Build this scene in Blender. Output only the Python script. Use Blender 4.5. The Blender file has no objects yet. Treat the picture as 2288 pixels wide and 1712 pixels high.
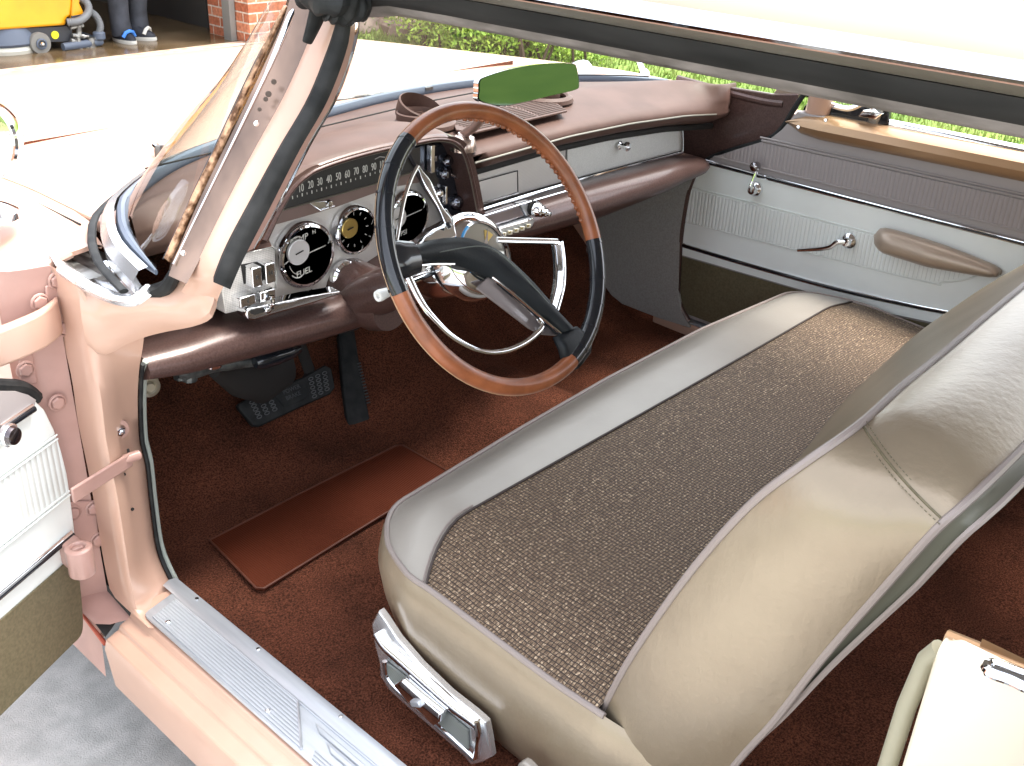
import bpy, bmesh, math, random
import numpy as np
from mathutils import Vector, Matrix
R = math.radians
random.seed(7)
rng = np.random.default_rng(7)
sc = bpy.context.scene
col = sc.collection

# ---------------------------------------------------------------- camera
CAM = Vector((-1.55, -1.0, 1.53))
XC = Vector((0.67519, -0.73656, 0.03997))      # camera right in the car's axes (x right, y forward, z up)
DC = Vector((-0.31767, -0.33926, -0.88543))    # camera down
FC = Vector((0.66573, 0.58514, -0.46305))      # camera forward
FPX = 2338.8
cd = bpy.data.cameras.new('camera')
cam = bpy.data.objects.new('camera', cd)
col.objects.link(cam)
cd.sensor_width = 36
cd.lens = 36 * FPX / 2288
cd.clip_start = 0.02
cd.clip_end = 500
m = Matrix((XC, -DC, -FC)).transposed().to_4x4()
m.translation = CAM
cam.matrix_world = m
sc.camera = cam

# ---------------------------------------------------------------- light
EXPOSURE = 2.5
SUN_EL, SUN_AZ = 68, 110        # azimuth measured clockwise from +Y
w = bpy.data.worlds.new('World')
sc.world = w
w.use_nodes = True
nt = w.node_tree
bg = nt.nodes['Background']
sky = nt.nodes.new('ShaderNodeTexSky')
sky.sky_type = 'NISHITA'
sky.sun_disc = False
sky.sun_elevation = R(SUN_EL)
sky.sun_rotation = R(SUN_AZ)
sky.air_density = 1.0
sky.dust_density = 3.0
sky.ozone_density = 1.0
hs = nt.nodes.new('ShaderNodeHueSaturation')      # thin high cloud: a paler sky
hs.inputs['Saturation'].default_value = .32
nt.links.new(sky.outputs[0], hs.inputs['Color'])
nt.links.new(hs.outputs[0], bg.inputs[0])
bg.inputs[1].default_value = 0.15
sd = bpy.data.lights.new('sun', 'SUN')
sd.energy = 1.2
sd.angle = R(25)
sd.color = (1, 0.95, 0.87)
so = bpy.data.objects.new('sun', sd)
col.objects.link(so)
a, e = R(SUN_AZ), R(SUN_EL)
sdir = Vector((math.sin(a) * math.cos(e), math.cos(a) * math.cos(e), math.sin(e)))
so.rotation_euler = sdir.to_track_quat('Z', 'Y').to_euler()
so.location = (0, 0, 20)
sc.view_settings.view_transform = 'Standard'
sc.view_settings.look = 'None'
sc.view_settings.exposure = EXPOSURE
sc.view_settings.gamma = 1
sc.cycles.max_bounces = 10
sc.cycles.transparent_max_bounces = 16
sc.cycles.sample_clamp_indirect = 8
sc.cycles.use_denoising = True

# ---------------------------------------------------------------- survey: sight a photo point onto a real plane of the car
ZS = {'A': (480, 300, 3.687), 'B': (850, 470, 4.138), 'G': (1000, 250, 3.687), 'H': (0, 0, 5.267), 'I': (0, 850, 1.919),
      'J': (600, 0, 2.765), 'K': (1400, 120, 2.491), 'L': (0, 200, 2.758), 's': (0, 0, 1), 'd': (0, 0, 2212 / 2288),
      '1': (0, 0, 2.759), '2': (500, 150, 2.452), '3': (1300, 0, 2.237), '4': (0, 500, 2.759), '5': (300, 650, 2.452),
      '6': (0, 1000, 2.212), '7': (750, 1000, 2.324), '8': (1400, 900, 2.038)}


def ray(k, u, v):
    o = ZS[k]
    px, py = o[0] + u / o[2] - 1144, o[1] + v / o[2] - 856
    return XC * px + DC * py + FC * FPX


def P(k, u, v, x=None, y=None, z=None):
    d = ray(k, u, v)
    if x is not None: s = (x - CAM.x) / d.x
    elif y is not None: s = (y - CAM.y) / d.y
    else: s = (z - CAM.z) / d.z
    return CAM + d * s


def PL(k, pts, **kw): return [P(k, u, v, **kw) for u, v in pts]


def PP(k, u, v, p0, n):
    d = ray(k, u, v)
    return CAM + d * ((Vector(p0) - CAM).dot(n) / d.dot(n))


V = Vector


def cr(pts, n=6, closed=False):
    """Catmull-Rom through the points."""
    pts = [V(p) for p in pts]
    N = len(pts)
    out = []
    rngi = range(N if closed else N - 1)
    for i in rngi:
        if closed:
            a, b, c, d = pts[(i - 1) % N], pts[i], pts[(i + 1) % N], pts[(i + 2) % N]
        else:
            a, b, c, d = pts[max(i - 1, 0)], pts[i], pts[i + 1], pts[min(i + 2, N - 1)]
        for j in range(n):
            t = j / n
            out.append(0.5 * ((2 * b) + (c - a) * t + (2 * a - 5 * b + 4 * c - d) * t * t + (3 * b - a - 3 * c + d) * t ** 3))
    if not closed:
        out.append(pts[-1].copy())
    return out


def rs(pts, n):
    """resample a polyline to n points by length."""
    pts = [V(p) for p in pts]
    L = [0]
    for i in range(1, len(pts)): L.append(L[-1] + (pts[i] - pts[i - 1]).length)
    out = []
    j = 0
    for i in range(n):
        t = L[-1] * i / (n - 1)
        while j < len(L) - 2 and L[j + 1] < t: j += 1
        seg = L[j + 1] - L[j]
        f = 0 if seg == 0 else (t - L[j]) / seg
        out.append(pts[j].lerp(pts[j + 1], min(1, f)))
    return out


def scr(pts, n): return rs(cr(pts, 8), n)


class B:
    def __init__(s):
        s.v, s.f, s.m, s.sm = [], [], [], []

    def add(s, vs, fs, m=0, smooth=True):
        o = len(s.v)
        s.v += [tuple(p) for p in vs]
        for f in fs:
            s.f.append([i + o for i in f]); s.m.append(m); s.sm.append(smooth)
        return s

    def grid(s, rows, m=0, wrap=False, capA=False, capB=False, closeU=False):
        n = len(rows[0]); R_ = len(rows)
        vs = [p for r in rows for p in r]
        fs = []
        for i in range(R_ if closeU else R_ - 1):
            i2 = (i + 1) % R_
            for j in range(n if wrap else n - 1):
                k = (j + 1) % n
                fs.append([i * n + j, i * n + k, i2 * n + k, i2 * n + j])
        if capA: fs.append(list(range(n))[::-1])
        if capB: fs.append([(R_ - 1) * n + j for j in range(n)])
        return s.add(vs, fs, m)

    def tube(s, pts, r, seg=12, closed=False, m=0, flat=(1, 1), up=None, rfun=None):
        pts = [V(p) for p in pts]; N = len(pts)
        rr = r if isinstance(r, (list, tuple)) else [r] * N
        T = []
        for i in range(N):
            if closed: t = pts[(i + 1) % N] - pts[(i - 1) % N]
            else: t = pts[min(i + 1, N - 1)] - pts[max(i - 1, 0)]
            T.append(t.normalized() if t.length > 0 else V((0, 0, 1)))
        if up is None:
            u0 = V((0, 0, 1)) if abs(T[0].z) < .9 else V((1, 0, 0))
        else: u0 = V(up)
        rows = []
        U = None
        for i in range(N):
            if up is not None: U = V(up) - T[i] * T[i].dot(V(up))
            elif U is None: U = u0 - T[i] * T[i].dot(u0)
            else: U = U - T[i] * T[i].dot(U)
            U.normalize()
            W = T[i].cross(U)
            row = []
            for j in range(seg):
                a = 2 * math.pi * j / seg
                k = rr[i] * (rfun(a, i) if rfun else 1)
                row.append(pts[i] + U * (math.cos(a) * k * flat[0]) + W * (math.sin(a) * k * flat[1]))
            rows.append(row)
        return s.grid(rows, m, wrap=True, capA=not closed, capB=not closed, closeU=closed)

    def lathe(s, prof, org, axis, seg=32, m=0, cap=True, xdir=None):
        """prof: (radius, height along axis)."""
        ax = V(axis).normalized()
        u = V(xdir) if xdir else (V((0, 0, 1)) if abs(ax.z) < .9 else V((1, 0, 0)))
        u = (u - ax * ax.dot(u)).normalized(); w_ = ax.cross(u)
        rows = [[V(org) + ax * h + (u * math.cos(2 * math.pi * j / seg) + w_ * math.sin(2 * math.pi * j / seg)) * r for j in range(seg)] for r, h in prof]
        return s.grid(rows, m, wrap=True, capA=cap and prof[0][0] > 1e-5, capB=cap and prof[-1][0] > 1e-5)

    def box(s, c, d, rot=None, m=0):
        c = V(c); M_ = rot if rot is not None else Matrix.Identity(3)
        vs = [c + M_ @ V((sx * d[0] / 2, sy * d[1] / 2, sz * d[2] / 2)) for sx in (-1, 1) for sy in (-1, 1) for sz in (-1, 1)]
        fs = [[0, 1, 3, 2], [4, 6, 7, 5], [0, 4, 5, 1], [2, 3, 7, 6], [0, 2, 6, 4], [1, 5, 7, 3]]
        return s.add(vs, fs, m)

    def prism(s, poly, vec, m=0, msides=None):
        poly = [V(p) for p in poly]; vec = V(vec); n = len(poly)
        s.add(poly + [p + vec for p in poly], [list(range(n))[::-1], [i + n for i in range(n)]], m)
        s.add(poly + [p + vec for p in poly], [[i, (i + 1) % n, (i + 1) % n + n, i + n] for i in range(n)], m if msides is None else msides)
        return s

    def pillow(s, poly, vec, bulge, inset=.012, m=0, steps=4):
        """extruded outline whose front swells and rounds over at its edge."""
        poly = [V(p) for p in poly]; n = len(poly)
        c = sum(poly, V()) / n; vn = V(vec).normalized()
        rows = [poly, [p + V(vec) for p in poly]]
        for k in range(1, steps + 1):
            t = k / steps * math.pi / 2
            rows.append([p + V(vec) + vn * bulge * math.sin(t) + (c - p).normalized() * inset * (1 - math.cos(t)) for p in poly])
        return s.grid(rows, m, wrap=True, capA=True, capB=True)

    def text(s, body, size, org, xd, yd, ext=.0004, m=0, align='CENTER', sx=1.0):
        cu = bpy.data.curves.new('t', 'FONT'); cu.body = body; cu.size = size; cu.align_x = align; cu.align_y = 'CENTER'; cu.extrude = ext
        cu.resolution_u = 3
        o = bpy.data.objects.new('t', cu); col.objects.link(o)
        bpy.context.view_layer.update()
        me = bpy.data.meshes.new_from_object(o.evaluated_get(bpy.context.evaluated_depsgraph_get()))
        xd = V(xd).normalized(); yd = V(yd).normalized(); zd = xd.cross(yd)
        s.add([V(org) + xd * v.co.x * sx + yd * v.co.y + zd * v.co.z for v in me.vertices], [list(p.vertices) for p in me.polygons], m, False)
        bpy.data.objects.remove(o); bpy.data.curves.remove(cu); bpy.data.meshes.remove(me)
        return s

    def build(s, name, mats, parent=None, bevel=0, seg=2, sharp=35, subsurf=0, label=None, weld=True, flat=False):
        me = bpy.data.meshes.new(name)
        me.from_pydata(s.v, [], s.f)
        if not isinstance(mats, (list, tuple)): mats = [mats]
        for mm in mats: me.materials.append(mm)
        me.polygons.foreach_set('material_index', s.m)
        me.polygons.foreach_set('use_smooth', [x and not flat for x in s.sm])
        me.update()
        if weld and len(s.v) < 60000:
            bm = bmesh.new(); bm.from_mesh(me)
            bmesh.ops.remove_doubles(bm, verts=bm.verts, dist=1e-5)
            bmesh.ops.recalc_face_normals(bm, faces=bm.faces)
            bm.to_mesh(me); bm.free()
        if not flat: me.set_sharp_from_angle(angle=R(sharp))
        o = bpy.data.objects.new(name, me)
        col.objects.link(o)
        if parent is not None: o.parent = parent
        if bevel:
            md = o.modifiers.new('bevel', 'BEVEL'); md.width = bevel; md.segments = seg; md.limit_method = 'ANGLE'; md.angle_limit = R(35); md.harden_normals = False
            for p in me.polygons: p.use_smooth = True
        if subsurf:
            md = o.modifiers.new('sub', 'SUBSURF'); md.levels = subsurf; md.render_levels = subsurf
        if label: o['label'] = label
        return o


def tag(o, label=None, cat=None, group=None, kind=None):
    if label: o['label'] = label
    if cat: o['category'] = cat
    if group: o['group'] = group
    if kind: o['kind'] = kind
    return o


def empty(name, loc=(0, 0, 0)):
    o = bpy.data.objects.new(name, None); col.objects.link(o); o.location = loc; o.empty_display_size = .2
    return o


# ---------------------------------------------------------------- materials
def mat(name, base, rough=.5, metal=0, spec=.5, coat=0, coatr=.05, trans=0, ior=1.45, sheen=0):
    mt = bpy.data.materials.new(name); mt.use_nodes = True
    b = mt.node_tree.nodes['Principled BSDF']
    b.inputs['Base Color'].default_value = (*base, 1)
    b.inputs['Roughness'].default_value = rough
    b.inputs['Metallic'].default_value = metal
    b.inputs['Specular IOR Level'].default_value = spec
    b.inputs['Coat Weight'].default_value = coat
    b.inputs['Coat Roughness'].default_value = coatr
    b.inputs['Transmission Weight'].default_value = trans
    b.inputs['IOR'].default_value = ior
    b.inputs['Sheen Weight'].default_value = sheen
    return mt


def N(mt, typ, **kw):
    n = mt.node_tree.nodes.new(typ)
    for k, v in kw.items():
        if k in n.inputs: n.inputs[k].default_value = v
        else: setattr(n, k, v)
    return n


def Lk(mt, a, b): mt.node_tree.links.new(a, b)


def bsdf(mt): return mt.node_tree.nodes['Principled BSDF']


def obj_co(mt, scale=(1, 1, 1), rot=(0, 0, 0)):
    t = N(mt, 'ShaderNodeTexCoord'); mp = N(mt, 'ShaderNodeMapping')
    mp.inputs['Scale'].default_value = scale; mp.inputs['Rotation'].default_value = rot
    Lk(mt, t.outputs['Object'], mp.inputs[0])
    return mp.outputs[0]


def varied(mt, scale, c1, c2, lo=.35, hi=.65, detail=4, rough=None, co=None, stretch=(1, 1, 1)):
    """base colour varies by noise between c1 and c2 (wear, dirt, fibre)."""
    co = co or obj_co(mt, stretch)
    n = N(mt, 'ShaderNodeTexNoise', Scale=scale, Detail=detail)
    Lk(mt, co, n.inputs['Vector'])
    r = N(mt, 'ShaderNodeValToRGB')
    r.color_ramp.elements[0].position = lo; r.color_ramp.elements[0].color = (*c1, 1)
    r.color_ramp.elements[1].position = hi; r.color_ramp.elements[1].color = (*c2, 1)
    Lk(mt, n.outputs[0], r.inputs[0])
    Lk(mt, r.outputs[0], bsdf(mt).inputs['Base Color'])
    if rough:
        mr = N(mt, 'ShaderNodeMapRange'); mr.inputs['To Min'].default_value = rough[0]; mr.inputs['To Max'].default_value = rough[1]
        Lk(mt, n.outputs[0], mr.inputs[0]); Lk(mt, mr.outputs[0], bsdf(mt).inputs['Roughness'])
    return n, r


def bump(mt, scale, strength, dist=.002, detail=3, kind='noise', co=None, stretch=(1, 1, 1), prev=None):
    co = co or obj_co(mt, stretch)
    if kind == 'noise': t = N(mt, 'ShaderNodeTexNoise', Scale=scale, Detail=detail)
    else: t = N(mt, 'ShaderNodeTexVoronoi', Scale=scale)
    Lk(mt, co, t.inputs['Vector'])
    b = N(mt, 'ShaderNodeBump', Strength=strength, Distance=dist)
    Lk(mt, t.outputs[0], b.inputs['Height'])
    if prev: Lk(mt, prev, b.inputs['Normal'])
    Lk(mt, b.outputs[0], bsdf(mt).inputs['Normal'])
    return b.outputs[0]


pink = mat('pink_paint', (.62, .36, .28), .32, 0, .5, coat=.35)
varied(pink, 9, (.52, .325, .245), (.55, .35, .265))
bump(pink, 260, .05, .0006)
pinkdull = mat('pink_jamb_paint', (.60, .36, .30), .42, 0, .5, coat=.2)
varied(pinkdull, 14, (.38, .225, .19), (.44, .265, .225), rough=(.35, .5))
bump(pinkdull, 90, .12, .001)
brown = mat('brown_metallic_paint', (.11, .062, .052), .34, .25, .5, coat=.35, coatr=.10)
varied(brown, 300, (.062, .033, .029), (.095, .054, .047))
brownpad = mat('brown_padded_vinyl', (.17, .095, .075), .50, 0, .25)
varied(brownpad, 12, (.078, .043, .034), (.10, .056, .045))
bump(brownpad, 500, .12, .0006)
chrome = mat('chrome', (.82, .83, .85), .06, 1)
bump(chrome, 60, .03, .001)
steel = mat('brushed_aluminium', (.55, .57, .60), .36, .6)
varied(steel, 60, (.46, .48, .52), (.60, .62, .66), stretch=(1, .06, 1), rough=(.25, .42))
dullsteel = mat('dull_steel', (.33, .33, .32), .42, .9)
n_, _ = varied(dullsteel, 26, (.16, .15, .14), (.42, .42, .40), lo=.42, hi=.58, rough=(.3, .6))
black = mat('black_plastic', (.010, .012, .016), .16, 0, .5, coat=.5)
rubber = mat('black_rubber', (.022, .023, .024), .6, 0, .3)
varied(rubber, 40, (.008, .009, .010), (.022, .023, .023))
bump(rubber, 150, .25, .001)
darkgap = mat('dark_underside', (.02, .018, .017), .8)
tan = mat('tan_leather_grip', (.33, .105, .045), .32, 0, .5, coat=.25, coatr=.2)
varied(tan, 35, (.21, .066, .026), (.31, .10, .040))
bump(tan, 420, .12, .0006)
vinyl = mat('metallic_beige_vinyl', (.40, .34, .26), .36, .35, .5, coat=.5, coatr=.28)
varied(vinyl, 5, (.255, .20, .137), (.325, .262, .184), lo=.3, hi=.7)
_p = bump(vinyl, 1, .35, .0012, 6, co=obj_co(vinyl, (150, 150, 150)))
_p = bump(vinyl, 1, .35, .005, 4, co=obj_co(vinyl, (9, 20, 5)), prev=_p)
bump(vinyl, 1, .35, .002, 3, co=obj_co(vinyl, (60, 60, 14)), prev=_p)
vinylf = mat('pearl_grey_vinyl', (.46, .42, .36), .38, .22, .5, coat=.25, coatr=.25)
varied(vinylf, 5, (.29, .26, .225), (.35, .318, .28), lo=.3, hi=.7)
_p = bump(vinylf, 1, .25, .001, 6, co=obj_co(vinylf, (170, 170, 170)))
bump(vinylf, 1, .3, .005, 4, co=obj_co(vinylf, (5, 16, 10)), prev=_p)
vinyld = mat('bronze_vinyl', (.19, .15, .095), .40, .35, .5, coat=.2, coatr=.3)
varied(vinyld, 6, (.20, .155, .095), (.26, .205, .135))
bump(vinyld, 1, .3, .001, 6, co=obj_co(vinyld, (150, 150, 150)))
piping = mat('piping_vinyl', (.27, .225, .205), .4, .1)
white = mat('white_vinyl', (.70, .73, .70), .38, 0, .5, coat=.15, coatr=.3)
varied(white, 7, (.71, .74, .715), (.77, .80, .775))
bump(white, 1, .2, .0008, 5, co=obj_co(white, (220, 220, 220)))
mauve = mat('grey_mauve_vinyl', (.35, .315, .31), .45, .1, .5)
bump(mauve, 1, .2, .0008, 5, co=obj_co(mauve, (220, 220, 220)))
olive = mat('olive_vinyl', (.125, .105, .060), .5, .1, .5)
varied(olive, 200, (.105, .088, .050), (.145, .122, .072))
bronze = mat('bronze_metallic_paint', (.36, .22, .12), .33, .45, .5, coat=.4, coatr=.12)
kick = mat('grey_kick_board', (.155, .15, .14), .7, 0, .2)
varied(kick, 240, (.30, .29, .275), (.37, .36, .34))
gauge = mat('gauge_black', (.040, .040, .038), .4, 0, .3)
ink = mat('white_marking', (.55, .55, .51), .5)
gold = mat('brass_disc', (.62, .46, .16), .3, 1)
silver = mat('silver_disc', (.66, .66, .66), .3, .45)
plasticw = mat('ivory_plastic', (.72, .72, .70), .3, 0, coat=.4)
bluep = mat('blue_enamel', (.03, .25, .55), .2, 0, coat=.5)


def dotted(name, c1, c2, sc_=500):
    mt = mat(name, c1, .38, .25)
    co = obj_co(mt)
    vo = N(mt, 'ShaderNodeTexVoronoi', Scale=sc_); vo.inputs['Randomness'].default_value = .0
    Lk(mt, co, vo.inputs['Vector'])
    mr = N(mt, 'ShaderNodeValToRGB'); mr.color_ramp.elements[0].position = .15; mr.color_ramp.elements[1].position = .5
    mr.color_ramp.elements[0].color = (*c2, 1); mr.color_ramp.elements[1].color = (*c1, 1)
    Lk(mt, vo.outputs['Distance'], mr.inputs[0]); Lk(mt, mr.outputs[0], bsdf(mt).inputs['Base Color'])
    b = N(mt, 'ShaderNodeBump', Strength=.5, Distance=.0006); Lk(mt, vo.outputs['Distance'], b.inputs['Height']); Lk(mt, b.outputs[0], bsdf(mt).inputs['Normal'])
    return mt


silverface = dotted('dotted_silver_face', (.66, .63, .60), (.40, .375, .36), 330)


def ribbed(name, base, pitch, axis='Y', rough=.42, depth=.0016, metal=0, dark=.62):
    mt = mat(name, base, rough, metal)
    co = obj_co(mt)
    sp = N(mt, 'ShaderNodeSeparateXYZ'); Lk(mt, co, sp.inputs[0])
    m1 = N(mt, 'ShaderNodeMath', operation='MULTIPLY'); m1.inputs[1].default_value = 2 * math.pi / pitch
    Lk(mt, sp.outputs[axis], m1.inputs[0])
    s1 = N(mt, 'ShaderNodeMath', operation='SINE'); Lk(mt, m1.outputs[0], s1.inputs[0])
    ab = N(mt, 'ShaderNodeMath', operation='ABSOLUTE'); Lk(mt, s1.outputs[0], ab.inputs[0])
    b = N(mt, 'ShaderNodeBump', Strength=.8, Distance=depth); Lk(mt, ab.outputs[0], b.inputs['Height']); Lk(mt, b.outputs[0], bsdf(mt).inputs['Normal'])
    r = N(mt, 'ShaderNodeValToRGB'); r.color_ramp.elements[0].position = 0; r.color_ramp.elements[1].position = .22
    r.color_ramp.elements[0].color = (*[c * dark for c in base], 1); r.color_ramp.elements[1].color = (*base, 1)
    Lk(mt, ab.outputs[0], r.inputs[0]); Lk(mt, r.outputs[0], bsdf(mt).inputs['Base Color'])
    return mt


pleatw = ribbed('white_pleated_vinyl', (.78, .81, .78), .020, 'Y')
pleatm = ribbed('mauve_pleated_vinyl', (.33, .295, .295), .020, 'Y', dark=.8)
sillrib = ribbed('ribbed_sill_aluminium', (.44, .46, .50), .0105, 'X', .42, .0009, .35, dark=.72)
hornrib = mat('ribbed_chrome', (.8, .8, .82), .12, 1)

carpet = mat('rust_carpet', (.12, .03, .014), .95, 0, .1, sheen=.08)
bsdf(carpet).inputs['Sheen Tint'].default_value = (.8, .3, .18, 1)
co = obj_co(carpet)
n1 = N(carpet, 'ShaderNodeTexNoise', Scale=330, Detail=3); Lk(carpet, co, n1.inputs['Vector'])
n2 = N(carpet, 'ShaderNodeTexNoise', Scale=6, Detail=6); Lk(carpet, co, n2.inputs['Vector'])
r1 = N(carpet, 'ShaderNodeValToRGB'); r1.color_ramp.elements[0].position = .36; r1.color_ramp.elements[1].position = .68
r1.color_ramp.elements[0].color = (.038, .0135, .008, 1); r1.color_ramp.elements[1].color = (.195, .068, .039, 1)
Lk(carpet, n1.outputs[0], r1.inputs[0])
mx = N(carpet, 'ShaderNodeMix', data_type='RGBA', blend_type='MULTIPLY'); mx.inputs['Factor'].default_value = 1
r2 = N(carpet, 'ShaderNodeValToRGB'); r2.color_ramp.elements[0].position = .3; r2.color_ramp.elements[1].position = .7
r2.color_ramp.elements[0].color = (.55, .57, .60, 1); r2.color_ramp.elements[1].color = (1.35, 1.30, 1.25, 1)
Lk(carpet, n2.outputs[0], r2.inputs[0]); Lk(carpet, r1.outputs[0], mx.inputs[6]); Lk(carpet, r2.outputs[0], mx.inputs[7]); Lk(carpet, mx.outputs[2], bsdf(carpet).inputs['Base Color'])
b_ = N(carpet, 'ShaderNodeBump', Strength=1, Distance=.006); Lk(carpet, n1.outputs[0], b_.inputs['Height']); Lk(carpet, b_.outputs[0], bsdf(carpet).inputs['Normal'])

heelmat = ribbed('rust_vinyl_heel_pad', (.085, .019, .008), .0090, 'X', .55, .0008, 0, dark=.75)


def make_fabric():
    mt = mat('woven_seat_fabric', (.2, .17, .15), .5, 0, .4)
    co = obj_co(mt)
    nz = N(mt, 'ShaderNodeTexNoise', Scale=70, Detail=2); Lk(mt, co, nz.inputs['Vector'])
    sb = N(mt, 'ShaderNodeVectorMath', operation='SUBTRACT'); sb.inputs[1].default_value = (.5, .5, .5); Lk(mt, nz.outputs['Color'], sb.inputs[0])
    ml = N(mt, 'ShaderNodeVectorMath', operation='SCALE'); ml.inputs['Scale'].default_value = .0045; Lk(mt, sb.outputs[0], ml.inputs[0])
    ad = N(mt, 'ShaderNodeVectorMath', operation='ADD'); Lk(mt, co, ad.inputs[0]); Lk(mt, ml.outputs[0], ad.inputs[1])
    sp = N(mt, 'ShaderNodeSeparateXYZ'); Lk(mt, ad.outputs[0], sp.inputs[0])
    out = []
    for ax, pitch in (('X', .0072), ('Y', .0054)):
        m1 = N(mt, 'ShaderNodeMath', operation='MULTIPLY'); m1.inputs[1].default_value = math.pi / pitch; Lk(mt, sp.outputs[ax], m1.inputs[0])
        s1 = N(mt, 'ShaderNodeMath', operation='SINE'); Lk(mt, m1.outputs[0], s1.inputs[0])
        ab = N(mt, 'ShaderNodeMath', operation='ABSOLUTE'); Lk(mt, s1.outputs[0], ab.inputs[0]); out.append(ab)
    mn = N(mt, 'ShaderNodeMath', operation='MINIMUM'); Lk(mt, out[0].outputs[0], mn.inputs[0]); Lk(mt, out[1].outputs[0], mn.inputs[1])
    # cell colour: mostly taupe, some pale or metallic threads
    vo = N(mt, 'ShaderNodeTexNoise', Scale=230, Detail=3); Lk(mt, co, vo.inputs['Vector'])
    rc = N(mt, 'ShaderNodeValToRGB'); e = rc.color_ramp.elements
    e[0].position = .35; e[0].color = (.115, .075, .048, 1); e[1].position = .72; e[1].color = (.70, .55, .38, 1)
    e.new(.56).color = (.24, .165, .105, 1)
    Lk(mt, vo.outputs[0], rc.inputs[0])
    rg = N(mt, 'ShaderNodeValToRGB'); rg.color_ramp.elements[0].position = .18; rg.color_ramp.elements[1].position = .48
    Lk(mt, mn.outputs[0], rg.inputs[0])
    mx = N(mt, 'ShaderNodeMix', data_type='RGBA'); mx.inputs[6].default_value = (.022, .013, .010, 1)
    Lk(mt, rg.outputs[0], mx.inputs[0]); Lk(mt, rc.outputs[0], mx.inputs[7]); Lk(mt, mx.outputs[2], bsdf(mt).inputs['Base Color'])
    mm = N(mt, 'ShaderNodeMath', operation='MULTIPLY'); Lk(mt, rg.outputs[0], mm.inputs[0]); mm.inputs[1].default_value = .15
    Lk(mt, mm.outputs[0], bsdf(mt).inputs['Metallic'])
    b = N(mt, 'ShaderNodeBump', Strength=.7, Distance=.0012); Lk(mt, mn.outputs[0], b.inputs['Height']); Lk(mt, b.outputs[0], bsdf(mt).inputs['Normal'])
    return mt


fabric = make_fabric()

glass = bpy.data.materials.new('clear_glass'); glass.use_nodes = True
g = glass.node_tree; g.nodes.clear()
o_ = g.nodes.new('ShaderNodeOutputMaterial'); mixs = g.nodes.new('ShaderNodeMixShader'); tr = g.nodes.new('ShaderNodeBsdfTransparent'); gl = g.nodes.new('ShaderNodeBsdfGlossy'); fr = g.nodes.new('ShaderNodeFresnel')
geo_ = g.nodes.new('ShaderNodeNewGeometry'); mr_ = g.nodes.new('ShaderNodeMapRange'); mr_.inputs['To Min'].default_value = 1.5; mr_.inputs['To Max'].default_value = 1 / 1.5
g.links.new(geo_.outputs['Backfacing'], mr_.inputs[0]); g.links.new(mr_.outputs[0], fr.inputs[0]); gl.inputs['Roughness'].default_value = .01; tr.inputs[0].default_value = (.93, .97, .94, 1)
g.links.new(fr.outputs[0], mixs.inputs[0]); g.links.new(tr.outputs[0], mixs.inputs[1]); g.links.new(gl.outputs[0], mixs.inputs[2]); g.links.new(mixs.outputs[0], o_.inputs[0])
mirror = mat('mirror_glass', (.085, .115, .085), .04, 1)
gasket = mat('grey_blue_gasket', (.10, .12, .16), .35, 0, .5)
braid = mat('orange_reflection', (.45, .22, .09), .4, .5)  # orange braided reflection in the chrome molding, painted as colour
varied(braid, 70, (.10, .045, .02), (.50, .30, .18), lo=.4, hi=.6)
bump(braid, 90, .8, .004)
white_n = mat('overexposed_pink_paint', (.66, .60, .48), .3, 0, .5, coat=.4)  # pink body paint, its overexposed cream look put into the colour

chan = mat('pillar_reflection_metal', (.40, .26, .19), .25, .7)  # tan and brown tones paint reflections into the bright pillar molding
_n, _r = varied(chan, 14, (.13, .095, .08), (.32, .22, .17), lo=.35, hi=.65, detail=3, stretch=(1, 1, .3))

btrim = mat('bright_trim', (.80, .81, .83), .22, .85)
bump(btrim, 40, .1, .001)

bsdf(heelmat).inputs['Specular IOR Level'].default_value = .2
white_lifted = mat('white_vinyl_lifted', (.84, .87, .85), .40, 0, .5)  # lighter copy of the white vinyl, makes up for passenger-side shade
varied(white_lifted, 7, (.82, .85, .83), (.87, .90, .88)); bump(white_lifted, 1, .2, .0008, 5, co=obj_co(white_lifted, (220, 220, 220)))
pleatw = ribbed('white_pleated_vinyl_lifted', (.84, .87, .85), .020, 'Y')  # pleated vinyl in the same lightened white

# ================================================================ SETTING
def ground(name, x0, x1, y0, y1, z, mt, nx=1, ny=1):
    b = B(); rows = [[V((x0 + (x1 - x0) * j / nx, y0 + (y1 - y0) * i / ny, z)) for j in range(nx + 1)] for i in range(ny + 1)]
    b.grid(rows); o = b.build(name, mt); o['kind'] = 'structure'
    return o


conc = mat('concrete', (.42, .41, .38), .85, 0, .3)
nA, rA = varied(conc, 22, (.40, .395, .375), (.52, .51, .485), lo=.35, hi=.65, detail=8)
nB = N(conc, 'ShaderNodeTexNoise', Scale=420, Detail=3); Lk(conc, obj_co(conc), nB.inputs['Vector'])
rB = N(conc, 'ShaderNodeValToRGB'); rB.color_ramp.elements[0].position = .30; rB.color_ramp.elements[1].position = .42
rB.color_ramp.elements[0].color = (.35, .33, .30, 1); rB.color_ramp.elements[1].color = (1, 1, 1, 1)
Lk(conc, nB.outputs[0], rB.inputs[0])
mm_ = N(conc, 'ShaderNodeMix', data_type='RGBA', blend_type='MULTIPLY'); mm_.inputs['Factor'].default_value = .7
Lk(conc, rA.outputs[0], mm_.inputs[6]); Lk(conc, rB.outputs[0], mm_.inputs[7]); Lk(conc, mm_.outputs[2], bsdf(conc).inputs['Base Color'])
bump(conc, 300, .4, .003)
lawnm = mat('lawn_soil_green', (.10, .16, .03), .9, 0, .2)
varied(lawnm, 1.5, (.10, .17, .035), (.19, .26, .06), detail=6)
ground('lawn', -150, 150, -150, 150, -.012, lawnm)
ground('driveway', -9, 4.15, -14, 6.33, 0, conc)
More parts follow.
